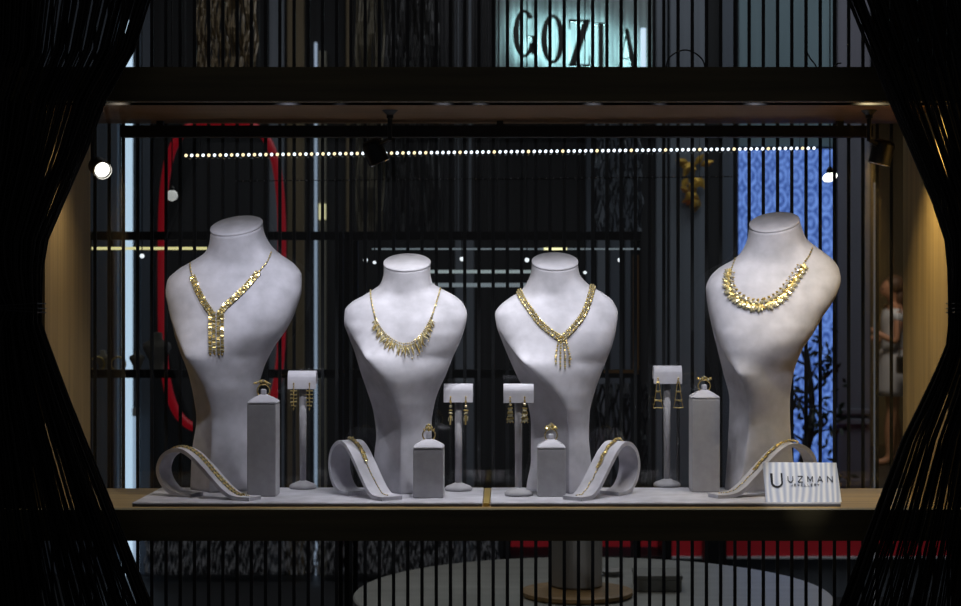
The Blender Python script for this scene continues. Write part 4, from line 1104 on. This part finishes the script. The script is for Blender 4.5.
# ------------------------------------------------------------------ street reflection of a woman, modelled as a figure in a corridor
dP = 14.2; pX = X(893, dP); pY = dP+CAMY
t = thing('person', (pX, pY, FLOOR), 'street reflection of a person in white top and light skirt, modelled sideways at the far right', 'person')
def skin(name, chains, m, parent, sub=2):
    """chains: lists of (pos, radius); a point equal to an earlier one is shared"""
    vs = []; es = []; rs = []; idx = {}
    for ch in chains:
        pv = None
        for p, r in ch:
            k = tuple(round(c, 4) for c in p)
            if k not in idx: idx[k] = len(vs); vs.append(p); rs.append(r if isinstance(r, tuple) else (r, r))
            i = idx[k]
            if pv is not None and pv != i: es.append((pv, i))
            pv = i
    me = bpy.data.meshes.new(name); me.from_pydata(vs, es, []); o = bpy.data.objects.new(name, me); COL.objects.link(o); o.parent = parent
    sm = o.modifiers.new('s', 'SKIN'); 
    for i, r in enumerate(rs): me.skin_vertices[0].data[i].radius = r
    me.skin_vertices[0].data[0].use_root = True; sm.use_smooth_shade = True
    ss = o.modifiers.new('d', 'SUBSURF'); ss.levels = sub; ss.render_levels = sub
    me.materials.append(m); return o
if True:
    # local axes: person faces -x; y is left/right
    pel = (0, 0, .90); chs = []
    chs.append([(pel, (.105, .14)), ((.0, 0, 1.04), (.085, .115)), ((.0, 0, 1.20), (.10, .14)), ((.01, 0, 1.32), (.08, .12)), ((.01, 0, 1.39), .048), ((-.005, 0, 1.44), .047), ((-.02, 0, 1.50), (.088, .075)), ((-.018, 0, 1.57), (.085, .072)), ((-.01, 0, 1.60), (.05, .05))])
    chs.append([((-.02, 0, 1.50), (.088, .075)), ((-.112, 0, 1.495), .011)])
    for s in (-1, 1):
        chs.append([(pel, (.105, .14)), ((0, s*.085, .84), .085), ((-.005+s*.02, s*.085, .46), .053), ((.0+s*.05, s*.085, .30), .05), ((.01+s*.06, s*.085, .08), .032), ((-.02+s*.06, s*.09, .035), .035), ((-.12+s*.06, s*.095, .025), .024)])
        sh = ((.01, 0, 1.32), (.08, .12))
        el = (.02 if s > 0 else -.02, s*.20, 1.06); wr = (-.20, s*.12, 1.16 if s < 0 else 1.10)
        chs.append([sh, ((.015, s*.155, 1.31), .05), (el, .037), (wr, .024), ((-.24, s*.115, wr[2]+.02), (.028, .015)), ((-.27, s*.112, wr[2]+.03), (.026, .012))])
        pm = Vector((-.27, s*.112, wr[2]+.03))
        for f in range(4):
            q = pm+Vector((-.01, 0, .024-.015*f)); l = (.055, .065, .06, .045)[f]
            chs.append([(tuple(pm), (.026, .012)), (tuple(q+Vector((-.015, 0, 0))), .0085), (tuple(q+Vector((-.015-l*.5, -s*.012, 0))), .008), (tuple(q+Vector((-.015-l*.8, -s*.035, 0))), .007)])
        q = Vector((-.24, s*.115, wr[2]+.02)); chs.append([(tuple(q), (.028, .015)), (tuple(q+Vector((-.015, -s*.02, .03))), .009), (tuple(q+Vector((-.045, -s*.035, .045))), .008)])
    body = skin('body', chs, M['skin'], t)
    top = skin('white_top', [[((0, 0, .93), (.115, .15)), ((.0, 0, 1.05), (.10, .13)), ((.0, 0, 1.20), (.116, .155)), ((.01, 0, 1.32), (.095, .13)), ((.012, 0, 1.37), (.06, .075))]]
               + [[((.01, 0, 1.32), (.095, .13)), ((.015, s*.155, 1.305), .066), ((.018, s*.18, 1.22), .060)] for s in (-1, 1)], M['white_cloth'], t)
    bm = NB(); prev = None
    for z, a, b in ((1.0, .105, .14), (.92, .125, .17), (.80, .14, .185), (.66, .155, .20), (.60, .16, .205)):
        rg = [bm.verts.new((pX+a*math.cos(2*PI*k/32)*(1+.02*math.sin(k*2.5)), pY+b*math.sin(2*PI*k/32), FLOOR+z)) for k in range(32)]
        if prev:
            for k in range(32): bm.faces.new((prev[k], prev[(k+1) % 32], rg[(k+1) % 32], rg[k]))
        prev = rg
    obj('skirt', bm, M['grey_skirt'], t, smooth=True).modifiers.new('s', 'SOLIDIFY').thickness = .006
    bm = NB(); o_ = Vector((pX, pY, FLOOR))
    ball(bm, o_+Vector((.012, 0, 1.555)), .094, 3, (1, .95, .98)); ball(bm, o_+Vector((.05, 0, 1.45)), .06, 2, (.8, 1.1, 1.7))
    bmesh.ops.delete(bm, geom=[v for v in bm.verts if v.co.x < pX-.055 and v.co.z < FLOOR+1.59], context='VERTS')
    obj('hair', bm, M['hair'], t, smooth=True)
    bm = NB()
    for s in (-1, 1): ball(bm, o_+Vector((-.098, s*.03, 1.525)), .010, 1)
    obj('eyes', bm, M['ink'], t)
    bm = NB(); ball(bm, o_+Vector((-.097, 0, 1.455)), .016, 1, (.5, 1.2, .4)); obj('mouth', bm, M['amber'], t)
    bm = NB(); box(bm, pX-.05, pX+.16, pY-.38, pY-.30, FLOOR+.80, FLOOR+.95, bev=.015)
    hb = thing('handbag', (pX, pY-.34, FLOOR+.8), 'black handbag hanging at the side of the reflected person', 'handbag'); obj('bag', bm, M['leather'], hb)
    bm = NB(); tube(bm, [(pX-.03, pY-.34, FLOOR+.94), (pX-.01, pY-.31, FLOOR+1.15), (pX+.01, pY-.17, FLOOR+1.39), (pX+.05, pY-.31, FLOOR+1.15), (pX+.13, pY-.34, FLOOR+.94)], .008, 6); obj('strap', bm, M['leather'], hb)
    bm = NB(); box(bm, pX-.335, pX-.325, pY-.14, pY-.07, FLOOR+1.13, FLOOR+1.27, bev=.003); meta(obj('phone', bm, M['leather']), 'dark phone held up in front of the reflected person', 'phone')

# ------------------------------------------------------------------ room lights
area('room_light', (-.5, 3.2, 2.35), 3.5, 2.2, 26, (.92, .95, 1))
area('room_light', (1.6, 4.2, 2.35), 1.6, 1.4, 14, (.85, .93, 1))
area('corridor_light', (3.0, 9.6, 2.35), 1.0, .8, 42, (1, .85, .7))
area('table_light', (-.35, 1.3, 2.3), .3, .3, 3.0, (1, .93, .75))
sp = bpy.data.lights.new('spotlight', 'SPOT'); sp.energy = .6; sp.spot_size = 1.3; sp.spot_blend = .7; sp.shadow_soft_size = .008; sp.color = (1, .97, .95)
so = bpy.data.objects.new('spotlight', sp); COL.objects.link(so); so.location = h+ax*.002; so.rotation_euler = ax.to_track_quat('-Z', 'Y').to_euler()

w = bpy.data.worlds.new('world'); S.world = w; w.use_nodes = True
w.node_tree.nodes['Background'].inputs[0].default_value = (.9, .9, 1, 1); w.node_tree.nodes['Background'].inputs[1].default_value = .035
S.view_settings.view_transform = 'Standard'; S.view_settings.look = 'None'; S.view_settings.gamma = 1; S.view_settings.exposure = 0; S.view_settings.use_curve_mapping = False
